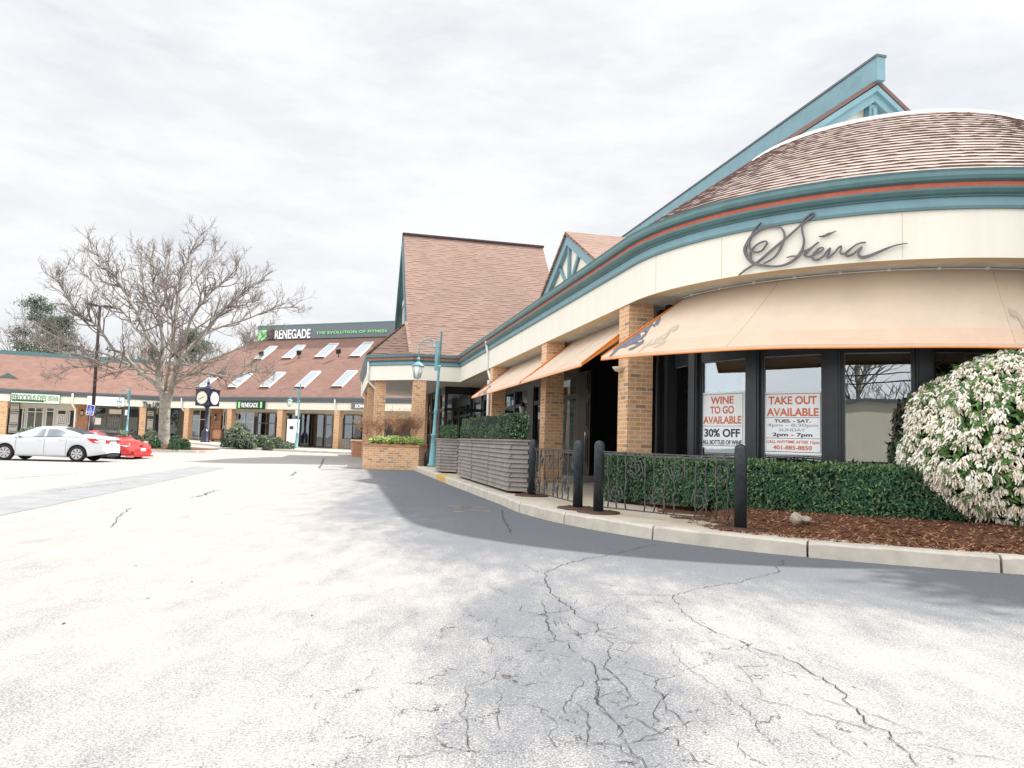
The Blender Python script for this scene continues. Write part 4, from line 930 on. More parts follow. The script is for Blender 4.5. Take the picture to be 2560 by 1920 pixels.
# flowering bush
def bush():
    rn=random.Random(3); t=thing('flowering_shrub','big rounded shrub covered in cream white blossom at the right edge','shrub',(6.1,8.75,.2))
    cen=Vector((6.15,8.75,1.22)); rx,ry,rz_=1.22,1.0,1.10
    def sp(d):
        r_=1+.10*mnoise.noise(d*2.2)+.05*mnoise.noise(d*5)
        q=Vector((d.x*rx,d.y*ry,d.z*rz_))*r_
        if d.z<-.3: q*= (1+.18*(d.z+.3))
        return cen+q
    core=MB(); N1,N2=28,16; vs=[]
    for j in range(N2+1):
        for i in range(N1):
            th=math.pi*j/N2; ph_=2*math.pi*i/N1; d=Vector((math.sin(th)*math.cos(ph_),math.sin(th)*math.sin(ph_),math.cos(th))); vs.append(cen+(sp(d)-cen)*.86)
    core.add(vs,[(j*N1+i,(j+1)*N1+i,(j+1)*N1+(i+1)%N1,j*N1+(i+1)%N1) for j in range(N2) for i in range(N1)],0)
    lf=core
    def rd(): 
        z=rn.uniform(-.92,1); a=rn.uniform(0,2*math.pi); r_=math.sqrt(1-z*z); return Vector((r_*math.cos(a),r_*math.sin(a),z))
    for k in range(13000):
        d=rd(); 
        if d.y>.6: continue
        p=sp(d); p=cen+(p-cen)*rn.uniform(.88,1.05); leafquad(lf,p,d,.095,.40,1,rn)
    lf.build('leaves',[M['leaf_core'],M['bush_leaf']],t)
    fb=MB(); cnt=0
    for k in range(4300):
        d=rd()
        if d.y>.55: continue
        dens=mnoise.noise(d*8)+.4*mnoise.noise(d*17)
        if dens<-.34: continue
        if d.z<-.75 and rn.random()<.5: continue
        p=sp(d); out=d.copy()
        nfing=rn.randint(6,9); mi=1 if rn.random()<.45 else 0
        tilt=Vector((rn.uniform(-.7,.7),rn.uniform(-.7,.7),rn.uniform(-.1,.5)))
        for q in range(nfing):
            dd=(out*.45+tilt*.55+Vector((rn.uniform(-.9,.9),rn.uniform(-.9,.9),rn.uniform(-1.1,.3)))).normalized()
            l=rn.uniform(.040,.072); a=p+Vector((rn.uniform(-1,1),rn.uniform(-1,1),rn.uniform(-1,1)))*.02
            c1=a+dd*l*.5+UP*.012-UP*0; c2=a+dd*l-UP*.022
            fb.tube([a,c1,c2],[.006,.0125,.0075],4,mi if rn.random()<.93 else 2,cap=True,sm=False)
    fb.build('blossom',[M['petal'],M['petal_white'],M['petal_tan']],t)
    tr=MB()
    for k in range(6):
        a=k*1.05; tr.tube([Vector((6.1+.1*math.cos(a),8.75+.1*math.sin(a),.05)),Vector((6.1+.3*math.cos(a),8.75+.3*math.sin(a),.6)),Vector((6.1+.6*math.cos(a),8.75+.5*math.sin(a),1.2))],[.035,.025,.012],5)
    tr.build('stem',M['twig'],t)
bush()
# rocks in the mulch
def rock(p,s,label,lx=1,seed=0):
    b=MB(); n1,n2=10,7; vs=[]
    for j in range(n2+1):
        for i in range(n1):
            th=math.pi*j/n2; ph_=2*math.pi*i/n1; d=Vector((math.sin(th)*math.cos(ph_)*lx,math.sin(th)*math.sin(ph_),math.cos(th)*.8)); d*=1+.35*mnoise.noise(d*1.7+Vector((seed,seed,0))); vs.append(p+d*s)
    b.add(vs,[(j*n1+i,(j+1)*n1+i,(j+1)*n1+(i+1)%n1,j*n1+(i+1)%n1) for j in range(n2) for i in range(n1)],0,False)
    tag(b.build('rock',M['rock']),label,'rock','pale stones in the mulch')
p=atz(1990,1303,.28); rock(p+UP*.03,.085,'upright knobbly pale stone in the mulch below the hedge',.75,1)
p=atz(2014,1306,.26); rock(p+UP*.03,.05,'small flat pale stone just right of the upright one',1.5,4)
# ================================================================== BOLLARDS AND RAILS
def bollard(p,label,plate=.0):
    t=thing('bollard',label,'bollard',(p.x,p.y,KZ),'black steel bollards along the kerb')
    b=MB(); r_=.072; b.lathe((p.x,p.y,KZ),[(r_,-.02),(r_,.93)]+[(r_*math.cos(a),.93+.062*math.sin(a)) for a in (.35,.7,1.05,1.35,1.54)],20); b.build('post',M['iron'],t)
    c=MB(); c.lathe((p.x,p.y,KZ),[(.30,-.01),(.30,.014),(.27,.018),(.08,.02)],28); 
    for a in (0.5,2.1,3.7,5.3): c.lathe((p.x+.2*math.cos(a),p.y+.2*math.sin(a),KZ),[(.018,.015),(.018,.03)],8)
    c.build('base_plate',M['rust_plate'],t); return t
BP=[atz(1329.5,1238.8,KZ+.0),atz(1444,1271,KZ),atz(1495.5,1281,KZ),atz(1851,1322,KZ)]
bollard(BP[0],'black bollard at the corner of the slatted planter, left end of the short rail')
bollard(BP[1],'black bollard at the right end of the short rail, left of the walkway gap')
bollard(BP[2],'black bollard right of the walkway gap, at the left end of the long rail')
bollard(BP[3],'black bollard at the right end of the long rail, standing in front of the mulch')
def rail(A,B,label,seed,nbar):
    rn=random.Random(seed); t=thing('decorative_rail',label,'railing',((A.x+B.x)/2,(A.y+B.y)/2,KZ),'twisted iron railing panels')
    A=Vector((A.x,A.y,0)); B=Vector((B.x,B.y,0)); d=(B-A).normalized(); n=Vector((-d.y,d.x,0)); a=A+d*.07; b=B-d*.07; l=(b-a).length
    zt,zb=1.00,.24
    tp=MB(); tp.bar(a+UP*zt,b+UP*(zt-.01),n*.045,UP*.014); tp.bar(a+UP*(zt-.03),b+UP*(zt-.04),n*.012,UP*.02); tp.build('top_rail',M['rail_iron'],t)
    bt=MB(); bt.bar(a+UP*zb,b+UP*zb,n*.016,UP*.016); bt.build('bottom_rail',M['rail_iron'],t)
    for k in range(nbar):
        x=l*(k+.6)/(nbar+.2); o=MB(); P=[]
        z0_=zb; z1_=zt-.02
        if k%5==3: z1_=zt-.02; z0_=zt-.34
        ns=max(3,int((z1_-z0_)/.07))
        for i in range(ns+1):
            z=z0_+(z1_-z0_)*i/ns; P.append(a+d*(x+ (0 if i in (0,ns) else rn.uniform(-.018,.018)))+n*rn.uniform(-.008,.008)+UP*z)
        o.tube(P,.0105,5); o.build('twisted_bar',M['rail_iron'],t)
    ns=max(2,int(l/.5)); 
    for k in range(ns*2):
        o=MB(); cx=l*(k+.75)/(ns*2+.3); cz=.80 if k%2 else .45
        r0=.155; a0=rn.uniform(0,6); P=[]
        for q in range(10):
            r_=r0*(1-q*.075); aa=a0+q*2*math.pi/5*1.0; P.append(a+d*(cx+r_*math.cos(aa)*.95)+UP*(cz+r_*math.sin(aa))+n*(.012*rn.uniform(-1,1)))
        o.tube(P,.0105,5,sm=False); o.build('spiral_ornament',M['rail_iron'],t)
rail(BP[0],BP[1],'short iron rail with angular spirals between the planter and the walkway gap',2,9)
rail(BP[2],BP[3],'long iron rail with angular spirals in front of the dark hedge',5,13)
rail(BP[0]+NN*.06,BP[0]+TD*2.6+NN*.75,'iron rail receding from the planter corner towards the brick columns',9,14)
# ================================================================== PLANTERS
def slatbox(name,label,C,Lf,Rt,zt,mods,mi='wood_grey',rows=11):
    t=thing(name,label,'planter',tuple(C)); C=Vector((C.x,C.y,0)); Lf=Vector((Lf.x,Lf.y,0)); Rt=Vector((Rt.x,Rt.y,0)); D=Lf+Rt-C
    rh=(zt-KZ-.04)/rows; rn=random.Random(len(label))
    core=MB(); cc_=(C+Lf+Rt+D)/4; core.prism([tuple((p+(cc_-p)*.06)[:2]) for p in (C,Rt,D,Lf)],KZ+.02,zt-.02); core.build('body',M['dark_room'],t)
    for fa,fb,nm in ((Lf,C,mods),(C,Rt,1),(Rt,D,1),(D,Lf,1)):
        d=(fb-fa); l=d.length; d.normalize(); n=Vector((d.y,-d.x,0)); 
        if (fa+fb)/2!=0 and n.dot((fa+fb)/2-cc_)<0: n=-n
        for q in range(nm):
            s=MB(); x0=l*q/nm; x1=l*(q+1)/nm
            for r_ in range(rows):
                st=(.026 if r_%2 else 0); o=fa+d*(x0+(.030 if q else -.01)+st)+UP*(KZ+.04+r_*rh+.003)-n*.012
                wd_=x1-x0-.035+(.02 if q==nm-1 else -.012); tl=.022 if r_%1==0 else 0
                # each slat leans out a little at its foot
                a0=o+n*.046; a1=o+n*.014+UP*(rh-.008)
                s.add([o,o+d*wd_,a0+d*wd_,a0, o+UP*(rh-.008),o+d*wd_+UP*(rh-.008),a1+d*wd_,a1],[(0,1,2,3),(7,6,5,4),(3,2,6,7),(0,3,7,4),(1,5,6,2)][:5])
            s.build('slat_panel',M[mi],t)
    rim=MB()
    for fa,fb in ((Lf,C),(C,Rt),(Rt,D),(D,Lf)):
        d=(fb-fa).normalized(); n=Vector((d.y,-d.x,0)); 
        if n.dot((fa+fb)/2-cc_)<0: n=-n
        rim.obox(fa-d*.03-n*.03+UP*(zt-.02),fb-fa+d*.06,n*.08,UP*.03)
    rim.build('rim_board',M[mi],t)
    return C,Lf,Rt,D
def clipped(quad,z0,z1,label,n=7000,inset=.10,size=.045,seed=1):
    C,Lf,Rt,D=quad; cen=(C+Lf+Rt+D)/4; rn=random.Random(seed); P=[p+(cen-p).normalized()*inset*1.3 for p in (C,Rt,D,Lf)]
    b=MB(); 
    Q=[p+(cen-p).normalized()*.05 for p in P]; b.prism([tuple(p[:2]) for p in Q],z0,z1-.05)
    per=[(P[i],P[(i+1)%4]) for i in range(4)]; ls=[(q-p).length for p,q in per]
    wv=lambda p: Vector((mnoise.noise(p*3),mnoise.noise(p*3+Vector((9,0,0))),mnoise.noise(p*3+Vector((0,9,0)))))*.05
    for k in range(n):
        if rn.random()<.72:
            i=rn.choices(range(4),ls)[0]; p=per[i][0].lerp(per[i][1],rn.random()); zz=rn.random(); d=(per[i][1]-per[i][0]).normalized(); nn_=Vector((d.y,-d.x,0))
            if nn_.dot(p-cen)<0: nn_=-nn_
            rdz=.05*(1-abs(zz-.5)*2)
            q=p+nn_*(rdz-.02)+UP*(z0+(z1-z0)*zz)
        else:
            u,v=rn.random(),rn.random(); q=P[0].lerp(P[1],u).lerp(P[3].lerp(P[2],u),v)+UP*(z1-.015); nn_=UP
        mi=2 if rn.random()<.16 else 1
        leafquad(b,q+wv(q),nn_,size,.42,mi,rn)
    tag(b.build('boxwood',[M['leaf_core'],M['box_leaf'],M['box_light']]),label,'shrub','clipped boxwood in wooden planters')
c1=atz(1272,1232.7,KZ); l1=atz(1146,1192.7,KZ); r1=c1+NN*.62+TD*.0; r1=atz(1321,1235,KZ)
Q=slatbox('wooden_planter','long grey slatted wooden planter box beside the kerb with a clipped green hedge',c1,l1,r1,1.13,3)
clipped(Q,1.10,1.62,'long block of clipped boxwood filling the big wooden planter',14000,seed=2)
c2=atz(1102,1182,KZ); l2=atz(1082,1176,KZ); r2=atz(1144,1184,KZ)
l2=c2+(l2-c2).normalized()*.85
Q=slatbox('wooden_planter','small grey slatted wooden planter at the broken yellow kerb, left of the long one',c2,l2,r2,1.12,1)
clipped(Q,1.08,1.50,'small clipped boxwood cube in the short planter by the lamp post',4200,inset=.14,seed=3)
# brick planter by the pavilion
def brickplanter():
    A=atz(905,1172,0);B=atz(1045,1176.5,0); A2=A+TD*.0
    Bt=Vector((B.x+.28,B.y+1.0,0)); poly=[(A.x,A.y),(B.x,B.y),(Bt.x,Bt.y),(K_.x+.35,K_.y+.2),(L_.x+.1,L_.y-.2),(A.x-.15,A.y+1.6)]
    t=thing('brick_planter','low curved brick planter wall in front of the porch columns','planter',(A.x+1,A.y+2,0))
    zt=.80
    b=MB(); b.prism(poly,-.02,zt); b.build('wall',M['brick'],t)
    cen=Vector((sum(p[0] for p in poly)/6,sum(p[1] for p in poly)/6,0)); ex=[((p[0]-cen.x)*1.02+cen.x,(p[1]-cen.y)*1.015+cen.y) for p in poly]
    c=MB(); c.prism(ex,zt,zt+.085)
    b2=M['brick_red']; c.build('coping',b2,t)
    s=MB(); inn=[((p[0]-cen.x)*.86+cen.x,(p[1]-cen.y)*.88+cen.y) for p in poly]; s.prism(inn,zt+.06,zt+.10); s.build('soil',M['mulch'],t)
    e=MB()                                             # white efflorescence running down the joints
    for u0,v0,v1,w_ in ((985,1150,1174,2.2),(1018,1150,1172,1.8)):
        p0=aty(u0,v0,A.y-.012+(B.y-A.y)*(u0-905)/140); p1=aty(u0-.5,v1,A.y-.012+(B.y-A.y)*(u0-905)/140)
        e.add([p0+Vector((-.008,-.01,0)),p0+Vector((.01,-.01,0)),p1+Vector((.012,-.012,0)),p1+Vector((-.009,-.012,0))],[(0,3,2,1)])
        e.add([p0+Vector((-.07,-.01,-.01)),p0+Vector((.05,-.01,-.006)),p0+Vector((.06,-.01,.006)),p0+Vector((-.05,-.01,.004))],[(0,1,2,3)])
        e.add([p1+Vector((-.08,-.012,.2)),p1+Vector((.07,-.012,.2)),p1+Vector((.07,-.012,.215)),p1+Vector((-.08,-.012,.215))],[(0,1,2,3)])
    e.build('lime_stain',M['curtain'],t)
    # low green-yellow shrub and dry twiggy shrub
    rn=random.Random(8); g=MB(); y0=A.y+.55
    for k in range(7000):
        u=rn.random(); x=A.x+.12+(B.x-A.x-.05)*u; yy=A.y+(B.y-A.y)*u+.25+rn.random()*.8; hz=.30*math.sqrt(max(0,1-(2*u-1)**6))*math.sqrt(max(.02,1-((yy-A.y-.65)/.5)**2 if abs(yy-A.y-.65)<.5 else .02))
        hz*= .85+.3*mnoise.noise(Vector((x*2.5,yy*2.5,0))); z=zt+.08+hz*rn.random()**.4; leafquad(g,Vector((x,yy,z)),Vector((0,-.5,.8)),.085,.45,0 if rn.random()<.7 else 1,rn)
    tag(g.build('low_shrub',[M['yellow_leaf'],M['shrub_olive']]),'low bright yellow-green shrub spilling over the brick planter','shrub')
    tw=MB(); base=Vector(((A.x+B.x)/2-.15,A.y+1.2,zt+.08))
    def grow(p,d,l,r_,lv):
        q=p+d*l*.5+Vector((rn.uniform(-1,1),rn.uniform(-1,1),rn.uniform(-1,1)))*l*.08; e_=p+d*l; tw.tube([p,q,e_],[r_,r_*.8,r_*.6],3,0,cap=False)
        if lv>3:
            if rn.random()<.6: leafquad(tw,e_,d,.05,.5,0,rn)
            return
        for _ in range(3 if lv else 4): grow(p.lerp(e_,rn.uniform(.5,1)),(d+Vector((rn.uniform(-1,1),rn.uniform(-1,1),rn.uniform(-.35,.6)))*.75).normalized(),l*rn.uniform(.6,.85),r_*.6,lv+1)
    for k in range(24):
        a=rn.uniform(0,6.28); grow(base+Vector((rn.uniform(-.85,.85),rn.uniform(-.2,.4),0)),Vector((math.cos(a)*.7,math.sin(a)*.5,.9)).normalized(),rn.uniform(.42,.66),.012,0)
    tag(tw.build('dry_shrub',M['dry_twig']),'leafless reddish brown twiggy shrub between the porch columns','shrub')
brickplanter()
# second low brick wall behind the planter
def lowwall():
    a=atz(880,1142,0); t=thing('brick_wall','short low brick wall at the far side of the porch','wall',(a.x,a.y,0))
    b=MB(); b.obox(a,Vector((1.0,.1,0)),TD*5,UP*.85); b.build('wall_body',M['brick_red'],t); c=MB(); c.obox(a+Vector((-.04,-.04,.85)),Vector((1.08,.1,0)),TD*5.05,UP*.07); c.build('coping',M['brick'],t)
lowwall()
# smoker's post
def ashpost():
    p=atz(1069,1165,KZ); t=thing('ash_post','black smoker receptacle with narrow neck beside the lamp post','ash bin',(p.x,p.y,KZ)); b=MB(); b.lathe((p.x,p.y,KZ),[(.13,0),(.13,.36),(.11,.44),(.05,.52),(.032,.60)],14); b.build('base',M['vinyl_black'],t)
    c=MB(); c.lathe((p.x,p.y,KZ),[(.032,.60),(.028,1.0),(.04,1.03),(.04,1.10),(.01,1.12)],10); c.build('neck',M['vinyl_black'],t)
ashpost()
# ================================================================== STREET LAMPS
def lamp(loc,h,label,rot=0,box=False,sc=1.0):
    t=thing('street_lamp',label,'street lamp',(0,0,0),'teal gooseneck street lamps')
    H=h; p=MB(); p.lathe((0,0,0),[(.17,0),(.17,.06),(.13,.10),(.12,.5),(.105,.55),(.10,1.05),(.115,1.07),(.115,1.11),(.075,1.14),(.066,1.6),(.060,1.9),(.074,1.93),(.074,1.97),(.054,2.0),(.046,H*.72),(.06,H*.725),(.06,H*.735),(.043,H*.74)],12)
    p.lathe((0,0,0),[(.042,H*.74),(.036,H-.05),(.044,H-.04),(.02,H)],10); p.build('pole',M['lamp_teal'],t)
    br=MB(); br.obox((-.16,-.03,H*.70),(.10,0,0),(0,.06,0),(0,0,H*.22)); 
    P=[(-.10,0,H*.86)]+[(-.10-.33+.33*math.cos(a),0,H*.86+.33*math.sin(a)) for a in [i*math.pi/10 for i in range(1,11)]]+[(-.76,0,H*.78)]
    br.tube(P,.022,8); br.tube([(-.76,0,H*.79),(-.76,0,H*.765)],[.045,.05],8)
    def spiral(cx,cz,r_,s):
        br.tube([(cx+s*r_*(1-k/16)*math.cos(k*.55),0,cz+r_*(1-k/16)*math.sin(k*.55)) for k in range(14)],.008,4)
    spiral(-.30,H*.86,.10,1); spiral(-.50,H*.875,.09,-1); spiral(-.24,H*.82,.07,1)
    br.tube([(-.12,0,H*.80),(-.25,0,H*.90),(-.42,0,H*.91),(-.55,0,H*.86)],.009,4); br.build('arm',M['lamp_teal'],t)
    lt=MB(); z=H*.765; lt.lathe((-.76,0,z),[(.02,.02),(.05,-.03),(.14,-.09),(.235,-.17),(.235,-.19),(.215,-.195)],6)
    for j in range(6):
        a=math.pi/3*j; lt.tube([(-.76+.21*math.cos(a),.21*math.sin(a),z-.19),(-.76+.115*math.cos(a),.115*math.sin(a),z-.60)],.010,4)
    lt.lathe((-.76,0,z),[(.12,-.60),(.12,-.62),(.03,-.64)],6); lo=lt.build('lantern',M['lamp_teal'],t)
    g=MB(); g.lathe((-.76,0,z),[(.195,-.19),(.105,-.60)],6); g.build('lantern_glass',M['lamp_glass'],lo)
    if box: b=MB(); b.box(-.22,-.04,-.09,.0,H*.50,H*.59); b.build('control_box',M['white_metal'],t)
    t.location=loc; t.rotation_euler=(0,R(box and 1.2 or 1.9),rot); t.scale=(sc,)*3
    return t
p=atz(1080,1166,KZ); la=lamp((p.x,p.y,KZ),4.78,'teal gooseneck street lamp nearest, beside the small wooden planter',R(-8))
p=atz(740,1120,.13); lb=lamp((p.x,p.y,.15),4.85,'distant teal street lamp with pale box, between mounded shrubs and dark shop door',R(-5),True)
p=aty(313,1118,54); lc_=lamp((p.x,p.y,-.02),4.45,'distant teal street lamp half hidden behind the parked cars, left of the bare tree',R(-3),True)
# ================================================================== CLOCK
def clock():
    p=atz(512,1107,.30); p=aty(512,1107,56.5); t=thing('post_clock','dark blue four-faced post clock in front of the shops','clock',tuple(p)); k=.0078*p.y/56.5*0+56.5/1800
    x,y,z=p
    b=MB(); b.lathe(p,[(.36,0),(.36,.10),(.30,.16),(.30,.85),(.24,.95),(.13,1.10),(.10,1.18),(.14,1.22),(.10,1.26),(.095,2.55),(.12,2.60),(.12,2.64),(.16,2.75),(.26,2.86)],8,ang0=.39); b.build('post',M['clock_navy'],t)
    zc=p.z+2.88; s=.62; ang=R(248+6); ax=Vector((math.cos(ang),math.sin(ang),0)); ay=Vector((-ax.y,ax.x,0))
    h=MB(); h.obox(Vector((x,y,zc))-ax*s-ay*s,ax*2*s,ay*2*s,UP*1.22); h.obox(Vector((x,y,zc+1.22))-ax*(s+.05)-ay*(s+.05),ax*(2*s+.1),ay*(2*s+.1),UP*.06); h.lathe((x,y,zc+1.28),[(.62,0),(.42,.16),(.20,.26),(.10,.36),(.10,.5),(.14,.56),(.05,.64),(.03,.80)],8,ang0=ang+math.pi/4); ho=h.build('housing',M['clock_navy'],t)
    for n in (-ax,-ay,ax,ay):
        tg=Vector((-n.y,n.x,0)); c=Vector((x,y,zc+.61))+n*(s+.01)
        f=MB(); f.add([c+n*.02+(tg*math.cos(a)+UP*math.sin(a))*.50 for a in [i*math.pi/12 for i in range(24)]],[tuple(range(24))]); fo=f.build('clock_face',M['clock_face'],t)
        r_=MB(); r_.tube([c+n*.02+(tg*math.cos(a)+UP*math.sin(a))*.53 for a in [i*math.pi/12 for i in range(25)]],.04,5); r_.build('bezel',M['clock_navy'],fo)
        hd=MB(); 
        for ang2,l in ((R(205),.30),(R(22),.24)):
            dv=tg*math.cos(ang2)+UP*math.sin(ang2); hd.tube([c+n*.04,c+n*.04+dv*l],.018,4)
        for i in range(12):
            dv=tg*math.cos(i*math.pi/6)+UP*math.sin(i*math.pi/6); hd.tube([c+n*.03+dv*.40,c+n*.03+dv*.45],.010,4)
        hd.build('hands',M['sign_black'],fo)
clock()
# ================================================================== LOT LIGHT AND SIGN
def lotlight():
    b=aty(229,1075,45); g=ground(b.x,b.y); top=aty(250,766,45); t=thing('parking_light','tall purplish brown parking lot light with two flat heads, left of the bare tree','lamp post',(b.x,b.y,g))
    base=Vector((b.x-.15,45,g)); m1=MB(); m1.lathe(base,[(.30,0),(.30,.75),(.24,.8)],12); m1.build('footing',M['grey_metal'],t)
    m_=MB(); m_.tube([base+UP*.7,Vector((b.x,45,1.9))],[.22,.17],8); m_.tube([Vector((b.x,45,1.8)),Vector((top.x,45,top.z))],[.11,.085],8); m_.build('pole',M['purple_pole'],t)
    for u0,u1,v0,v1 in ((249,217,765,760),(252,287,765,769)):
        a=aty(u0,v0,45); c=aty(u1,v1,45); h=MB(); h.bar(a,a.lerp(c,.3),Vector((0,.08,0)),UP*.08); h.bar(a.lerp(c,.3),c,Vector((0,.35,0)),UP*.15); h.build('lamp_head',M['purple_pole'],t)
lotlight()
def accsign():
    p=aty(226,1025,43); g=ground(p.x,p.y); t=thing('parking_sign','blue accessible parking sign with white wheelchair symbol on a grey post','sign',(p.x,p.y,g))
    b=MB(); b.tube([Vector((p.x-.1,p.y+.03,g)),Vector((p.x,p.y+.03,p.z+.1))],.035,6); b.build('post',M['grey_metal'],t)
    rt=Vector((.99,0,-.12)).normalized(); up_=Vector((.12,0,.99)).normalized(); q=Vector((p.x,p.y,p.z)); w_,h_=.23,.31
    c=MB(); c.obox(q-rt*w_-up_*h_,rt*2*w_,up_*2*h_,Vector((0,.015,0))); c.build('panel',M['sign_white'],t)
    d=MB(); d.obox(q-rt*(w_-.03)-up_*(.08)+Vector((0,-.006,0)),rt*2*(w_-.03),up_*(h_+.05),Vector((0,.005,0))); d.obox(q-rt*(w_-.05)-up_*(h_-.03)+Vector((0,-.006,0)),rt*2*(w_-.05),up_*.17,Vector((0,.005,0))); d.build('blue_field',M['sign_blue'],t)
    s=MB(); o=q+Vector((0,-.012,0)); s.tube([o+rt*(-.03)+up_*.21,o+rt*(-.02)+up_*.18],.025,6); s.tube([o+rt*(-.02)+up_*.17,o+up_*.06,o+rt*.07+up_*.055,o+rt*.10-up_*.04],.014,5); s.tube([o+rt*(-.02)+up_*.13,o+rt*.06+up_*.12],.012,5)
    s.tube([o+rt*(-.0+.085*math.cos(a))+up_*(.015+.075*math.sin(a)) for a in [R(120)+R(25)*i for i in range(10)]],.012,5)
    textmesh(s,'PARKING',o-up_*.19+rt*0,rt,up_,.05,.28,.003,0,.03,'CENTER'); textmesh(s,'ONLY',o-up_*.26+rt*0,rt,up_,.05,.16,.003,0,.03,'CENTER')
    s.build('symbol',M['sign_white'],t)
accsign()
# ================================================================== POSTERS IN THE WINDOWS
def poster(idx,u0,u1,v0,v1,label,lines,rules,nm='window_poster'):
    ga,gb,d,n,ln=PHW[idx]; P=ga-n*.075; 
    def pt(u,v): return onplane(u,v,P,n)
    vm=(v0+v1)/2; um=(u0+u1)/2
    a=pt(u0,vm); b=pt(u1,vm); zt=pt(um,v0).z; zb=pt(um,v1).z
    O=Vector((a.x,a.y,zb)); X=Vector((b.x-a.x,b.y-a.y,0)); W=X.length; X.normalize(); H=zt-zb
    O=O+n*.036; t=thing(nm,label,'poster',tuple(O+X*W/2))
    m1=MB(); m1.obox(O,X*W,-n*.006,UP*H); m1.build('sheet',M['paper'],t)
    f=MB(); e=n*.001; m_=.035*W
    for x0,x1,y0,y1 in ((m_,W-m_,m_,m_+.008),(m_,W-m_,H-m_-.008,H-m_),(m_,m_+.008,m_+.008,H-m_-.008),(W-m_-.008,W-m_,m_+.008,H-m_-.008))+tuple((m_*1.6,W-m_*1.6,H*r_,H*r_+.006) for r_ in rules):
        f.obox(O+X*x0+UP*y0+e,X*(x1-x0),n*.001,UP*(y1-y0))
    f.build('border',M['sign_navy'],t)
    lo=MB(); ln_=MB(); fd=MB()
    for s,yc,hh,ww,col in lines:
        mbx=(fd if col==2 else lo) if col else ln_
        textmesh(mbx,s,O+X*W/2+UP*(H*yc)+n*.0015,X,UP,H*hh,W*ww,.001,0,.03,'CENTER')
    lo.build('lettering',M['orange_print'],t); ln_.build('lettering',M['sign_navy'],t)
    if fd.v: fd.build('lettering',M['ink_glare'],t)
poster(1,1755,1866,980,1120,'white poster with orange lettering offering wine to go, in the left window',[('WINE',.79,.13,.52,1),('TO GO',.615,.13,.54,1),('AVAILABLE',.435,.13,.86,1),('30% OFF',.20,.14,.80,0),('ALL BOTTLES OF WINE',.065,.075,.88,0)],(.385,))
poster(2,1909,2060,979,1136,'white poster with orange lettering and opening hours, in the window with take out notice',[('TAKE OUT',.80,.125,.80,1),('AVAILABLE',.61,.125,.86,1),('TUES. - SAT.',.505,.05,.60,0),('4pm - 8:30pm',.438,.05,.84,2),('SUNDAY',.365,.045,.44,2),('2pm - 7pm',.285,.055,.66,0),('CALL ANYTIME AFTER 12pm',.175,.045,.88,1),('401-885-8850',.075,.065,.64,1)],(.58,.25))
# ================================================================== FAR SHOPS
def V(x,y,z=0): return Vector((x,y,z))
RO=V(-11.60,55.81); RE=V(.93265,-.36079); RN=V(.36079,.93265)
LO=V(-41.12,57.93); LE=V(.90418,.42716); LN=V(-.42716,.90418)
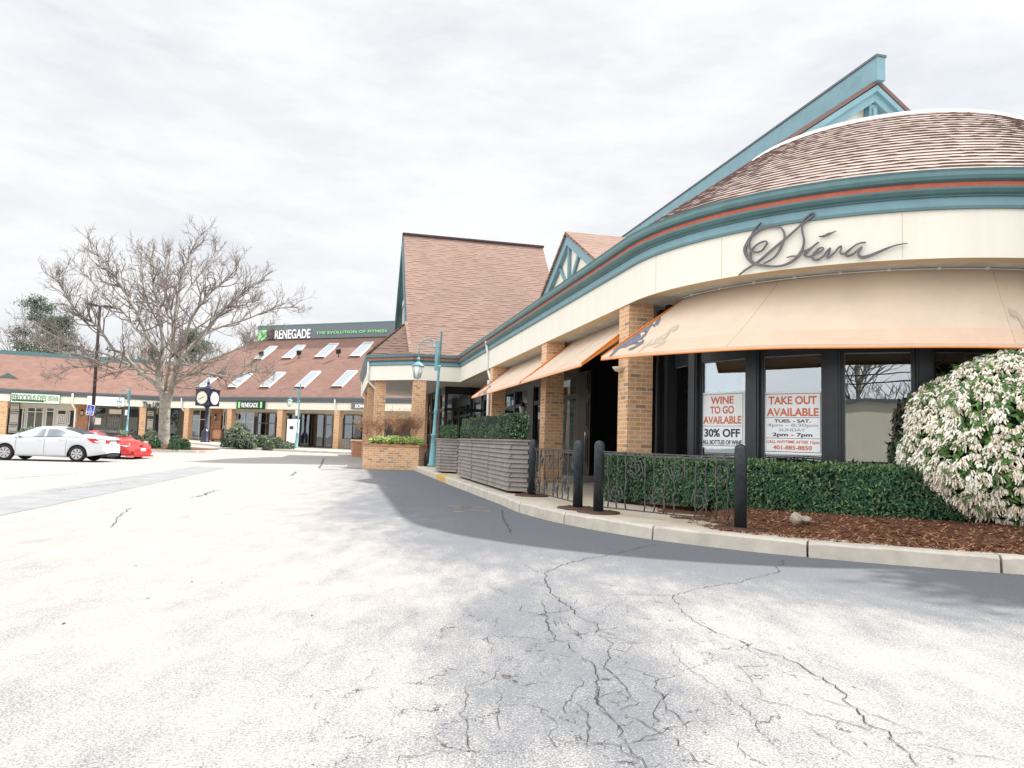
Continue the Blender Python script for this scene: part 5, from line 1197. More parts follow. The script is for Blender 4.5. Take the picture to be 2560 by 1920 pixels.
# bend where both fascia lines meet
dt=RE.x*LE.y-RE.y*LE.x; w_=RO-LO; la_=(w_.x*RE.y-w_.y*RE.x)/(LE.x*RE.y-LE.y*RE.x); BEND=LO+LE*la_; ra_=(BEND-RO).dot(RE)
class Wing:
    def __init__(s,O,E,N,name,label,a0,a1):
        s.O,s.E,s.N=O,E,N; s.t=thing(name,label,'building',tuple(O+E*(a0+a1)/2+N*2)); s.a0,s.a1=a0,a1
    def p(s,a,q,z): return s.O+s.E*a+s.N*q+UP*z
    def px(s,u,v,q):
        P=onplane(u,v,s.O+s.N*q,s.N); return (P-s.O).dot(s.E),P.z
    def box(s,mb,a0,a1,q0,q1,z0,z1,mi=0): mb.obox(s.p(a0,q0,z0),s.E*(a1-a0),s.N*(q1-q0),UP*(z1-z0),mi)
    def rect(s,mb,u0,v0,u1,v1,q,th=.05,mi=0):
        a0,z0=s.px(u0,v1,q); a1,z1=s.px(u1,v0,q); s.box(mb,a0,a1,q-th,q,z0,z1,mi); return a0,a1,z0,z1
    def shell(s):
        b=MB(); s.box(b,s.a0,s.a1,-.0,.25,3.15,3.72); s.box(b,s.a0,s.a1,.25,2.6,3.2,3.3); f=b.build('fascia',M['cream'],s.t)
        b=MB(); s.box(b,s.a0,s.a1,-.06,.2,3.72,3.86); s.box(b,s.a0,s.a1,-.10,.2,3.863,4.0); s.box(b,s.a0,s.a1,-.16,.2,4.003,4.15); b.build('gutter',M['grey_slate'],s.t)
        b=MB(); s.box(b,s.a0,s.a1,2.62,2.9,-.1,3.25); b.build('shop_wall',M['interior_grey'],s.t)
        b=MB(); s.box(b,s.a0,s.a1,2.45,2.62,2.62,3.2); b.build('shop_header',M['far_wall'],s.t)
    def col(s,u,m_='brick',q=.05,wd=.5):
        a,z=s.px(u,1060,q); b=MB(); s.box(b,a,a+wd,q,q+wd,-.1,3.18); b.build('brick_column',M[m_],s.t)
    def spout(s,u):
        a,_=s.px(u,1040,-.1); b=MB(); b.tube([s.p(a,-.14,4.0),s.p(a,-.08,3.25),s.p(a+.05,0,3.05),s.p(a+.25,.3,2.7),s.p(a+.25,.3,.1)],.075,6); b.build('downspout',M['white_metal'],s.t)
    def window(s,u0,v0,u1,v1,cols,rows,frame='white_metal',back='warm_room',q=2.42,nm='window',split=None,g='glass_dark'):
        a0,z0=s.px(u0,v1,q); a1,z1=s.px(u1,v0,q); f=MB(); w=.07
        ys=[z0,z1] if rows==1 else None
        if split: ys=[z0]+[z0+(z1-z0)*k for k in split]+[z1]
        elif not ys: ys=[z0+(z1-z0)*k/rows for k in range(rows+1)]
        xs_=[a0+(a1-a0)*k/cols for k in range(cols+1)]
        for x in xs_: s.box(f,x-w/2,x+w/2,q-.05,q+.03,z0,z1)
        for y in ys: s.box(f,a0,a1,q-.045,q+.025,y-w/2,y+w/2)
        fo=f.build(nm,M[frame],s.t); g_=MB(); s.box(g_,a0,a1,q-.005,q+.005,z0,z1); g_.build('pane',M[g],fo)
        k=MB(); s.box(k,a0,a1,q+.10,q+.13,z0,z1); k.build('blind' if back in('store_white','curtain','paper') else 'interior',M[back],fo); return fo
    def panel(s,u0,v0,u1,v1,inner,frame='grey_trim',fill='store_white',q=2.38):
        f=MB(); s.rect(f,u0,v0,u1,v1,q,.06); fo=f.build('panelled_shutter',M[frame],s.t); g=MB()
        for a,b,c,d in inner:
            s.rect(g,a,b,c,d,q-.07,.012)
        g.build('shutter_panel',M[fill],fo)
        h=MB()
        for a,b,c,d in inner:
            if c-a>6: s.rect(h,a+3,b+2.5,c-3,b+3.3,q-.09,.004); s.rect(h,a+3,d-3.3,c-3,d-2.5,q-.09,.004)
        if h.v: h.build('shutter_line',M['sign_black'],fo)
    def lant(s,u,v,q=2.3):
        a,z=s.px(u,v,q); wall_lantern(s.t,s.p(a,q-.1,z-.3),.5)
LW=Wing(LO,LE,LN,'shop_row','left low row of shops with brown shingle roof and teal coping behind the parked cars',-14,la_); LW.shell()
RW_=Wing(RO,RE,RN,'shop_row','right taller wing of shops with two rows of slanting skylights in its brown roof',ra_,12.5); RW_.shell()
# roofs
rl=MB(); m7=.7
def rp(W,a,q): return W.p(a,q,4.15+m7*q)
lr_end=(V(*LW.p(0,0,0)[:2])); 
# valley point at height 7.3 on both planes
def valley(q):
    # point at offset q behind both fascia lines
    A=LO+LN*q; B=RO+RN*q; w2=B-A; k=(w2.x*RE.y-w2.y*RE.x)/(LE.x*RE.y-LE.y*RE.x); return A+LE*k+UP*(4.15+m7*q)
rl.face([rp(LW,-14,-.1),valley(-.1),valley(4.56),rp(LW,-14,4.56)]); rl.build('roof',M['shingle_far'],LW.t)
rr=MB(); rr.face([valley(-.1),rp(RW_,12.5,-.1),rp(RW_,12.5,8.8),rp(RW_,-17.9,8.8),valley(4.56)]); 
a=rp(RW_,-17.9,8.8); b_=rp(RW_,12.5,8.8); rr.face([b_,b_+RN*8-UP*5,a+RN*8-UP*5,a]); rr.face([a,a+RN*8-UP*5,valley(4.56)]); rr.build('roof',M['shingle_far'],RW_.t)
cp=MB(); v4=valley(4.5); cp.obox(LW.p(-14,4.45,7.22),(v4-LW.p(-14,4.45,0))-UP*v4.z,LN*.3,UP*.42); cp.build('coping',M['teal'],LW.t)
bk=MB(); bk.obox(LW.p(-14,4.8,0),(v4-LW.p(-14,4.45,0))-UP*v4.z,LN*8,UP*7.3); bk.build('rear_block',M['far_wall'],LW.t)
# skylights
def sky_(u0,u1,v0,u2,u3,v1):
    P=rp(RW_,0,0); N=(UP-RN*m7).normalized(); lift=.12
    q=[onplane(u,v,P+N*lift,N) for u,v in ((u0,v0),(u1,v0),(u3,v1),(u2,v1))]
    a0=(q[0]-RO).dot(RE); a1=(q[1]-RO).dot(RE); qa=(q[0]-RO).dot(RN); qb=(q[2]-RO).dot(RN)
    s=(RN+UP*m7); f=MB(); o=RW_.p(a0,qa,4.15+m7*qa)+N*.0; f.obox(o,RE*(a1-a0),s*(qb-qa),N*.14); fo=f.build('skylight',M['white_metal'],RW_.t)
    g=MB(); g.obox(o+N*.141+RE*.05+s*.08,RE*(a1-a0-.1),s*(qb-qa-.16),N*.01); g.build('skylight_glass',M['skylight_glass'],fo)
    k=MB(); k.obox(o-s*.05,RE*(a1-a0),s*.045,N*.12); k.build('kerb_frame',M['wood_brown'],fo)
for u0,u1,v0,u2,u3,v1 in ((875,900,888.5,915,940,853.5),(787,811,891,828,852,857),(705,728,893.5,746,769,861),(636,655,896,671,690,864),(830,856,964,870,896,925),(738,762,965,782,807,926.5),(650,673,965.5,696,719,929),(569,591,966,614,634,932),(493,512,966,532,552,937)): sky_(u0,u1,v0,u2,u3,v1)
fl4=MB()
for u,v in ((747,897),(846,894),(653,899)):
    N=(UP-RN*m7).normalized(); q=onplane(u,v,rp(RW_,0,0),N); fl4.tube([q,q+UP*.35],.04,5); fl4.obox(q+UP*.3+V(-.2,-.1),(.4,0,.05),(0,.15,.1),(0,-.1,.35))
fl4.build('roof_floodlight',M['sign_black'],RW_.t)
# sign board on the roof
sb=MB(); aS,_=RW_.px(645,851,8.7); RW_.box(sb,aS,12.4,8.62,8.8,10.30,11.62); so2=sb.build('roof_sign_board',M['sign_slate'],RW_.t)
sc_=MB(); RW_.box(sc_,aS+.0,12.4,8.60,8.82,11.62,11.72); sc_.build('board_cap',M['teal'],so2)
def wtext(W,s,u0,v0,u1,v1,q,mname,parent,bold=.03,nm='lettering',dep=.04,spacing=1):
    a0,z0=W.px(u0,v1,q); a1,z1=W.px(u1,v0,q); m_=MB(); textmesh(m_,s,W.p(a0,q,z0),W.E,UP,z1-z0,a1-a0,dep,0,bold,'LEFT',spacing); return m_.build(nm,M[mname],parent)
k=MB(); RW_.rect(k,645,825,667,851.5,8.60,.02); k.build('green_panel',M['sign_green'],so2)
k=MB(); RW_.rect(k,667,824,691,850,8.60,.015); k.build('dark_panel',M['sign_black'],so2)
wtext(RW_,'RENEGADE',687,822,777,847,8.58,'sign_white',so2,.018)
wtext(RW_,'THE EVOLUTION OF FITNESS',791,823.5,968,835.5,8.58,'sign_green',so2,.012,spacing=1.1)
# fascia signs
def fsign(W,u0,v0,u1,v1,mname,trim,q=-.12,e=1.6):
    k=MB(); a0,a1,z0,z1=W.rect(k,u0-e,v0-e,u1+e,v1+e,q+.08,.10); ko=k.build('sign_board',M[trim],W.t); j=MB(); W.rect(j,u0,v0,u1,v1,q-.03,.02); j.build('sign_panel',M[mname],ko); return ko
f1=fsign(RW_,594,1004,662,1021,'sign_black','sign_dkgreen'); 
k=MB(); RW_.rect(k,595,1005,601,1020,-.18,.02); RW_.rect(k,650,1005,656,1020,-.18,.02); k.build('green_panel',M['sign_green'],f1)
wtext(RW_,'RENEGADE',604,1007,646,1018,-.18,'sign_white',f1,.015)
f2=fsign(RW_,880,1009,925,1021.5,'sign_slate','grey_metal'); wtext(RW_,'SOMA',888,1011,918,1019.5,-.18,'sign_white',f2,.03)
f3=fsign(LW,27,988,150,1005,'sign_mint','sign_dkgreen'); wtext(LW,'FEROCIOUS EYES',29,989.5,116,999.5,-.18,'sign_dkgreen',f3,.0,dep=.01)
wtext(LW,'OPTICAL',119,991.5,147,995.6,-.18,'grey_trim',f3,.0,dep=.01); wtext(LW,'CENTER',119,997.5,147,1001.6,-.18,'grey_trim',f3,.0,dep=.01); 
k=MB(); LW.rect(k,30,1001.2,110,1002.0,-.18,.01); k.build('sign_line',M['sign_dkgreen'],f3)
f4=fsign(LW,218,995,311,1012,'sign_white','white_metal',e=.8)
f5=wtext(LW,'The UPS Store',356,1007.5,437,1018.5,-.06,'sign_black',LW.t,.02,'channel_lettering',.1)
wtext(LW,'The UPS Store',357,1007,438,1018,-.09,'sign_white',f5,.015,'letter_face',.02)
# columns, spouts
for u in (459,566,692,834): RW_.col(u)
for u in (-4,347): LW.col(u)
RW_.spout(452); RW_.spout(836); LW.spout(177)
# storefronts, right wing
RW_.window(473,1025,526,1104,2,3,split=[.12,.70],back='interior_grey')
k=MB(); RW_.rect(k,526,1022,556,1106,2.38,.1); k.build('brick_wall',M['brick_red'],RW_.t); RW_.lant(540,1042)
RW_.window(556,1028,566,1104,1,2,back='warm_room')
RW_.window(588,1031,636,1106,2,2,split=[.68],back='interior_grey'); RW_.window(641,1033,690,1106,2,2,frame='grey_trim',split=[.66],back='warm_room')
k=MB(); RW_.rect(k,636,1030,641,1108,2.38,.05); k.build('pier',M['grey_trim'],RW_.t)
RW_.window(718,1035,745,1114,1,2,frame='grey_trim',split=[.75],back='interior_grey'); RW_.window(749,1036,811,1116,2,1,frame='black_frame',back='dark_room'); RW_.window(811,1038,833,1117,1,2,split=[.7],frame='grey_trim',back='warm_room')
RW_.window(858,1038,905,1119,2,2,frame='black_frame',split=[.72],back='dark_room')
RW_.lant(721,1040); RW_.lant(592,1040)
# storefronts, left wing
LW.window(12,1008,21,1083,1,2,frame='grey_trim',split=[.7],back='interior_grey')
LW.panel(20,1008,51,1083,((26,1010,48,1027),(23.5,1031,46.5,1060),(20.5,1064,43,1081)))
k=MB(); LW.rect(k,51,1009,175,1088,2.50,.06); k.build('white_shopfront',M['store_white'],LW.t)
LW.window(54,1020,64,1070,1,2,split=[.8],q=2.40,back='interior_grey'); f_=LW.window(65.5,1020,109,1070,2,2,split=[.8],q=2.40,back='interior_grey')
k=MB(); LW.rect(k,70,1031.5,90,1046,2.46,.01); k.build('red_display',M['sign_red'],f_)
LW.window(113,1020,136,1068,1,2,split=[.82],q=2.40,back='interior_grey',nm='shop_door'); LW.window(142,1026,166,1060,1,1,q=2.40,back='store_white'); LW.window(144,1037,164,1056,4,3,q=2.36,back='warm_room',nm='shop_door')
LW.window(168,1030,175,1060,1,1,q=2.36,back='warm_room')
k=MB(); LW.rect(k,184,1012,223,1090,2.38,.1); k.build('brick_wall',M['brick_red'],LW.t); LW.lant(205,1030); k=MB(); LW.rect(k,190.5,1016,194.5,1055,2.2,.03); k.build('notice_strip',M['store_white'],LW.t)
k=MB(); LW.rect(k,224,1017,346,1098,2.50,.06); k.build('grey_shopfront',M['grey_trim'],LW.t)
LW.window(234,1019,266,1066,1,2,frame='grey_trim',split=[.62],back='dark_room',q=2.4); k=MB(); LW.rect(k,234,1045,253,1061,2.3,.01); k.build('paper_notice',M['paper'],LW.t)
LW.window(268,1022,305,1070,1,2,frame='grey_trim',split=[.70],back='store_white',q=2.4); k=MB(); LW.rect(k,273,1024,304,1034,2.3,.01); k.build('sign_strip',M['cream'],LW.t)
k=MB()
for i in range(6): u=270+i*6; LW.rect(k,u,1039,u+.8,1068,2.33,.01)
LW.rect(k,268,1052,305,1052.6,2.33,.01); k.build('blind_rib',M['grey_metal'],LW.t)
LW.window(319,1023,346,1084,1,2,frame='grey_trim',split=[.66],back='store_white',q=2.4); k=MB(); LW.rect(k,320.5,1024,344.5,1042,2.3,.02); k.build('dark_transom',M['sign_black'],LW.t)
LW.panel(361,1021,391,1098,((368.5,1028,384.5,1039),(367,1047.5,383,1073)),'grey_slate','cream')
k=MB(); LW.rect(k,391,1021,400,1098,2.45,.05); k.build('door',M['door_black'],LW.t)
LW.window(420,1023,447,1089,1,2,frame='grey_slate',split=[.70],back='curtain',q=2.4); k=MB(); LW.rect(k,426.5,1056,432,1061.5,2.3,.02); k.build('notice',M['sign_black'],LW.t)
k=MB(); LW.rect(k,400,1020,420,1098,2.48,.05); k.build('shop_recess',M['interior_grey'],LW.t)
# little vent dormer at the left edge of the low roof
vb=MB(); P_=rp(LW,0,0); N_=(UP-LN*m7).normalized(); q=onplane(-10,945,P_,N_); vb.add([q,q+LE*1.6,q+LE*.8+UP*.5,q+LE*.8+LN*1.4+UP*.55],[(0,1,2),(1,3,2),(0,2,3)]); vb.build('roof_vent',M['grey_slate'],LW.t)
# far pavement with kerb: follows the shop fronts
fk=[atz(-60,1112,.10),atz(180,1112,.08),atz(330,1113,.06),aty(476,1113,57),atz(560,1122,0),atz(700,1129,0),atz(790,1132,0),atz(880,1133,0)]
fk[3]=V(fk[3].x,fk[3].y-1.5)
fkp=catmull([V(-64,40),V(-40,52.2),V(-28,55.5),V(-23.5,54.2),V(-19.2,50.8),V(-15.5,48.6),V(-12.5,47.0),V(-9.5,45.8)],8)
g2=MB(); n=len(fkp); vs=[]
for i,p in enumerate(fkp):
    gg=ground(p.x,p.y); q=offs(fkp,i,.2); far_=offs(fkp,i,14); gf=ground(far_.x,far_.y)
    vs+=[V(p.x,p.y,gg-.1),V(p.x,p.y,gg+.13),V(q.x,q.y,gg+.13)]
g2.add(vs,[(3*i+j,3*(i+1)+j,3*(i+1)+j+1,3*i+j+1) for i in range(n-1) for j in (0,1)]); kind(g2.build('kerb',M['concrete']))
g3=MB(); vs=[]
for i,p in enumerate(fkp):
    for j in range(9):
        q=offs(fkp,i,.19+j*1.7); vs.append(V(q.x,q.y,ground(q.x,q.y)+.124))
g3.add(vs,[(9*i+j,9*(i+1)+j,9*(i+1)+j+1,9*i+j+1) for i in range(n-1) for j in range(8)]); kind(g3.build('sidewalk',M['concrete_walk']))
# mail box, wooden half barrel, red cart
def smallthings():
    a=atz(719,1103,.2); p=aty(727,1104,55.2); t=thing('parcel_box','tall pale metal parcel drop box leaning shop-side, left of the teal lamp','mailbox',tuple(p)); b=MB(); b.obox(p+V(-.35,0,-.1),V(.7,-.1,0),V(.1,.55,0),UP*1.75); b.obox(p+V(-.37,-.02,1.65),V(.74,-.1,0),V(.1,.59,0),UP*.06); b.build('body',M['sign_white'],t); c=MB(); c.obox(p+V(-.12,-.10,.95),V(.28,-.04,0),V(0,.01,0),UP*.22); c.build('emblem',M['sign_navy'],t)
    p=aty(540,1104,58.8); t=thing('wooden_stand','reddish brown wooden stand against the brick wall behind the clock','stand',tuple(p)); b=MB(); w=.42
    for x in(-w,w-.07): b.obox(p+V(x,0,0),(.07,0,0),(0,.5,0),UP*1.0)
    b.obox(p+V(-w-.03,-.03,1.0),(2*w+.06,0,0),(0,.56,0),UP*.06); b.obox(p+V(-w,.02,.12),(2*w,0,0),(0,.05,0),UP*.1); b.build('frame',M['wood_brown'],t); c=MB(); c.obox(p+V(-w+.07,.04,.25),(2*w-.14,0,0),(0,.04,0),UP*.72); c.build('front_panel',M['brick_red'],t)
    p=aty(867,1121,56); t=thing('slatted_tub','brown slatted wooden tub before the darkest shop window','tub',tuple(p)); b=MB()
    for i in range(14):
        an=2*math.pi*i/14; b.obox(p+V(.42*math.cos(an),.42*math.sin(an),0),V(-math.sin(an),math.cos(an))*.17,V(math.cos(an),math.sin(an))*.03,UP*.72)
    b.lathe(p,[(.40,.05),(.40,.66)],12); b.build('body',M['wood_grey'],t); c=MB(); c.lathe(p,[(.455,.2),(.455,.25)],14); c.lathe(p,[(.455,.55),(.455,.6)],14); c.build('hoop',M['iron'],t)
smallthings()
# ================================================================== SHRUBS
def moundshrub(c,rx,ry,rz,label,mats=('leaf_core','shrub_olive','shrub_pale'),n=2500,size=.16,seed=0,name='shrub',group=None,flat=0.4,pale=.25):
    rn=random.Random(seed+77); b=MB(); c=Vector(c); N1,N2=16,8; vs=[]
    def sp(d): 
        r_=1+.22*mnoise.noise(d*1.6+V(seed,0,0))+.08*mnoise.noise(d*4+V(seed,1,0)); return Vector((d.x*rx,d.y*ry,max(-flat*rz*.0,d.z*rz)))*r_
    for j in range(N2+1):
        for i in range(N1):
            th=math.pi*.5*j/N2; a=2*math.pi*i/N1; d=V(math.sin(th)*math.cos(a),math.sin(th)*math.sin(a),math.cos(th)); vs.append(c+sp(d)*.85)
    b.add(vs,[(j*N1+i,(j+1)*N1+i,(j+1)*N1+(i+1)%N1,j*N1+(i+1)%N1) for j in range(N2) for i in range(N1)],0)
    for k in range(n):
        z=rn.random()**.8; a=rn.uniform(0,6.283); r_=math.sqrt(1-z*z); d=V(r_*math.cos(a),r_*math.sin(a),z)
        if mnoise.noise(d*4.2+V(seed,3,0))<-.28: continue
        p=c+sp(d)*rn.uniform(.86,1.03); leafquad(b,p,d,size,.4,2 if rn.random()<pale*(.4+z) else 1,rn)
    o=b.build(name,[M[x] for x in mats]); return tag(o,label,'shrub',group)
G_='clipped and mounded shrubs in front of the far shops'
for (u,v,w,h,lab,sd) in ((596,1112,46,56,'largest mounded olive shrub with domed top beside the brick column',1),(657,1116,24,36,'middle mounded shrub touching the large dome',2),(690,1120,22,28,'lower mounded shrub right of the middle one',3),(712,1123,20,18,'low flat shrub nearest the teal lamp',4),(672,1124,12,16,'smallest round shrub tucked in front of the mounds',5)):
    p=aty(u,v,50.0+(.0,1.2,.3,-.2,-.9)[sd-1]); p.z=ground(p.x,p.y)+.1; s=50/1800; moundshrub(p,w*s,w*s*.8,h*s*.95,lab,seed=sd,group=G_,n=2600,size=.17,pale=.38)
# bare tree island
isl=[atz(340,1124,0),atz(362,1129,0),atz(421,1133,0),atz(466,1133,0),atz(482,1128,0)]
def island():
    c=V(-19.7,40.6); P=[]
    for i in range(28):
        a=2*math.pi*i/28; P.append(V(c.x+3.5*math.cos(a)*(1 if math.cos(a)>0 else 1.5),c.y+3.0*math.sin(a)))
    k=MB(); k.prism([tuple(p[:2]) for p in P],-.05,.14); k=kind(k.build('kerb',M['concrete']))
    b=MB(); vs=[]; n=len(P)
    vs.append(V(c.x,c.y,.42)); 
    for f in (.5,.93):
        for p in P: q=c.lerp(p,f); vs.append(V(q.x,q.y,.146+.2*(1-f)*(1+.3*mnoise.noise(q))))
    b.add(vs,[(0,1+i,1+(i+1)%n) for i in range(n)]+[(1+i,1+n+i,1+n+(i+1)%n,1+(i+1)%n) for i in range(n)],0,True); o=b.build('planting_bed',M['mulch']); o['kind']='structure'
island()
G2='small clipped shrubs around the bare tree'
for (u,v,w,h,y,lab,sd,ml) in ((386,1121,17,26,38.6,'dark round clipped shrub left of the bare tree trunk',11,('leaf_core','box_leaf','shrub_olive')),(435,1124,15,26,38.4,'dark square clipped shrub right of the bare tree trunk',12,('leaf_core','box_leaf','shrub_olive')),(463,1122,11,22,38.8,'small dark shrub at the right end of the tree island',13,('leaf_core','box_leaf','shrub_olive')),(440,1104,12,14,42,'low dark shrub behind the square one on the island',14,('leaf_core','box_leaf','shrub_olive')),(343,1112,12,22,39,'brownish low shrub behind the red car bonnet',15,('leaf_core','shrub_olive','twig_light')),
    (378,1100,20,24,43,'pale twiggy shrub behind the clipped ones at the bare tree',16,('leaf_core','shrub_pale','twig_light')),(300,1100,26,24,46,'pale green loose shrub behind the silver car rear window',17,('leaf_core','shrub_pale','shrub_olive')),(75,1090,26,22,46,'pale green loose shrub behind the silver car windscreen',18,('leaf_core','shrub_pale','shrub_olive'))):
    p=aty(u,v,y); s=y/1800; moundshrub(p-UP*.05,w*s,w*s*.9,h*s*1.1,lab,mats=ml,seed=sd,group=G2,n=1300,size=.13,pale=.3)
# ================================================================== TREES
class Tree:
    def __init__(s,seed): s.rn=random.Random(seed); s.trunk=MB(); s.crown=MB(); s.n=0
    def branch(s,pts,r0,r1,mb,n=6,mi=0):
        P=catmull(pts,4) if len(pts)>2 else [Vector(p) for p in pts]; k=len(P); mb.tube(P,[r0+(r1-r0)*i/(k-1) for i in range(k)],n,mi,cap=False); return P
    def grow(s,p,d,l,r_,lv,maxlv,upb=.25,spread=.75,mb=None,kids=(2,4),mi=0):
        rn=s.rn; mb=mb or s.crown; s.n+=1
        seg=3 if lv<maxlv else 2; P=[p]; dd=d.copy()
        for i in range(seg):
            dd=(dd+V(rn.uniform(-1,1),rn.uniform(-1,1),rn.uniform(-1,1))*.34+UP*upb*.3).normalized(); P.append(P[-1]+dd*l/seg)
        k=len(P); mb.tube(P,[r_*(1-.55*i/(k-1)) for i in range(k)],4 if r_>.03 else 3,mi,cap=False)
        if lv>=maxlv: return
        for q in range(rn.randint(*kids)):
            f=rn.uniform(.25,1); j=min(int(f*seg),seg-1); b=P[j].lerp(P[j+1],f*seg-j)
            nd_=(dd+V(rn.uniform(-1,1),rn.uniform(-1,1),rn.uniform(-.8,1))*spread+UP*upb).normalized()
            s.grow(b,nd_,l*rn.uniform(.55,.82),max(r_*rn.uniform(.5,.66),.0085),lv+1,maxlv,upb,spread,mb,kids,mi)
def bigtree():
    D=43.0; T=Tree(21); rn=T.rn
    c6=lambda x,y,dy=0: aty(x/2.765,560+y/2.765,D+dy)
    base=c6(1133,1493); base.z=.2
    t=thing('bare_tree','large leafless spreading tree with forked pale trunk on the kerbed island','tree',tuple(base))
    T.branch([base-UP*.1,base+UP*.25+V(.02,0),c6(1138,1350),c6(1142,1250),c6(1150,1190)],.0,.0,MB())
    tr=T.trunk; tr.tube([base-UP*.15,base+UP*.1,base+UP*.5,c6(1136,1350),c6(1142,1240),c6(1150,1195)],[.50,.40,.33,.30,.31,.34],14,0,cap=False)
    limbs=[([(1144,1250),(1118,1160,.1),(1102,1080,.3),(1096,1010,.3),(1112,950,.2)],.33,.26),([(1150,1250),(1182,1150,-.2),(1208,1060,-.4),(1222,990,-.4),(1235,930,-.3)],.31,.24),
    ([(1112,950,.2),(1125,820,.4),(1110,700,.5),(1090,560,.8),(1060,400,1),(1040,230,1.5)],.24,.05),([(1112,950,.2),(1080,860,-.4),(1020,790,-.9),(960,640,-1.5),(870,480,-2),(800,370,-2.3),(740,280,-2.6),(640,190,-3)],.20,.03),
    ([(1235,930,-.3),(1200,800,.3),(1215,600,.6),(1250,400,.8),(1320,200,1),(1380,70,1.2)],.22,.03),([(1235,930,-.3),(1290,760,-1),(1330,640,-1.3),(1450,480,-1.6),(1560,390,-1.8),(1650,300,-2)],.19,.03),
    ([(1235,930,-.3),(1330,830,1),(1480,730,1.8),(1700,660,2.4),(1880,590,2.6),(2060,575,2.8)],.16,.025),([(1215,1010,-.4),(1290,900,-1.3),(1400,760,-2),(1560,580,-2.6),(1700,460,-3),(1830,380,-3)],.17,.03),
    ([(1180,1130,-.2),(1290,1045,-.8),(1420,1030,-1.4),(1600,1058,-2),(1760,1020,-2.4),(1900,1040,-2.8)],.15,.025),([(1130,1150,.2),(1000,1050,.8),(900,975,1.2),(760,950,1.6),(620,985,2),(480,1000,2.5),(380,1060,2.8)],.22,.02),
    ([(930,990,1.1),(850,900,.6),(780,860,.2),(700,740,-.4),(640,680,-.6),(540,610,-1),(480,520,-1.2),(430,440,-1.4),(400,370,-1.6)],.17,.025),([(880,970,1.2),(740,900,1.8),(600,870,2.2),(430,800,2.4),(280,720,2.6),(160,640,2.8)],.13,.02),
    ([(1110,700,.5),(1050,600,1.6),(1000,470,2.4),(985,330,2.8),(980,200,3)],.12,.025),([(1020,790,-.9),(940,730,.5),(860,620,1.4),(760,540,2),(640,400,2.6),(560,320,3)],.12,.02),([(1210,620,.6),(1290,470,2),(1420,300,2.6),(1500,180,3)],.11,.02),([(1100,1040,.3),(1160,860,2.5),(1160,640,3.6),(1150,400,4.2),(1180,180,4.5)],.15,.03),([(1140,1150,0),(1180,900,-2.6),(1190,650,-3.8),(1130,420,-4.4),(1150,240,-4.8)],.15,.03),
    ([(1290,1045,-.8),(1400,960,-2.4),(1560,900,-3.6),(1720,830,-4.2),(1850,800,-4.4)],.11,.02),([(900,975,1.2),(800,1000,.2),(700,960,-1.4),(540,900,-2.8),(350,880,-3.6),(200,760,-4)],.12,.02),([(1290,760,-1),(1420,680,-2.6),(1580,560,-3.6),(1740,540,-4)],.10,.02)]
    ctr=c6(1160,1000)
    for pts,r0,r1 in limbs:
        P=T.branch([c6(*q) for q in pts],r0*.60,r1*.75,tr,8); k=len(P)
        for i in range(3,k):
            f=i/(k-1); rr_=r0+(r1-r0)*f
            for q in range(2):
                if rn.random()<(.70 if f<.5 else .08): continue
                dd=(P[i]-P[i-1]).normalized(); nd_=(dd*.45+(P[i]-ctr).normalized()*.45+V(rn.uniform(-1,1),rn.uniform(-1.2,1.2),rn.uniform(-.7,.9))*.85).normalized()
                T.grow(P[i].lerp(P[i-1],rn.random()),nd_,rn.uniform(1.0,1.8)*(1.15-.62*f),max(min(.05,rr_*.5),.024),0,3,upb=.16,spread=.8,kids=(2,3),mi=0 if P[i].z>4.6+rn.uniform(-1,1) else 1)
    tr.build('trunk',M['bark'],t,smooth=True); T.crown.build('crown',[M['twig'],M['twig_light']],t)
bigtree()
def bare(x,y,h,seed,label,m_='twig_far',lv=3,wide=1.0,group='leafless trees behind the shop roofs'):
    T=Tree(seed); rn=T.rn; t=thing('bare_tree',label,'tree',(x,y,0),group); b=V(x,y,0)
    T.trunk.tube([b,b+UP*h*.25,b+V(rn.uniform(-.4,.4),0,h*.5),b+V(rn.uniform(-.6,.6),0,h*.8)],[h*.018,h*.015,h*.01,h*.004],6,0,cap=False)
    for k in range(15):
        f=rn.uniform(.28,.85); a=rn.uniform(0,6.283); T.grow(b+UP*h*f,V(math.cos(a)*.8*wide,math.sin(a)*.8,.8).normalized(),h*rn.uniform(.16,.30)*(1.1-.5*f),h*.0065,0,lv,upb=.2,spread=.75,kids=(2,4))
    T.trunk.build('trunk',M['bark'],t); T.crown.build('crown',M[m_],t); return t
protos=[bare(-58,92,15,31,'wide grey bare tree at the far left edge behind the low roof'),bare(-40,90,13.5,32,'grey bare tree between the pine and the kerbed tree')]
for i,(x,y,s,rz_,pk,lab) in enumerate(((-66,96,1.0,1,0,'leafless tree farthest left, cut by the picture edge'),(-50,98,.95,2.4,1,'leafless tree right behind the tall pine'),(-45.5,88,.88,4,0,'leafless tree under the lamp arm, over the teal coping'),(-34,92,.90,.7,1,'leafless tree seen low through the kerbed tree'),(-29,88,.82,3,0,'short leafless tree left of the rooftop sign'),(-24,94,.80,5,1,'short leafless tree behind the raised right roof'),(-37,100,1.05,1.7,0,'leafless tree just left of the forked trunk line'),(-54,104,1.05,3.3,1,'far leafless tree between pine and left edge'))):
    dup(protos[pk],(x,y,0),rz_,lab,s)
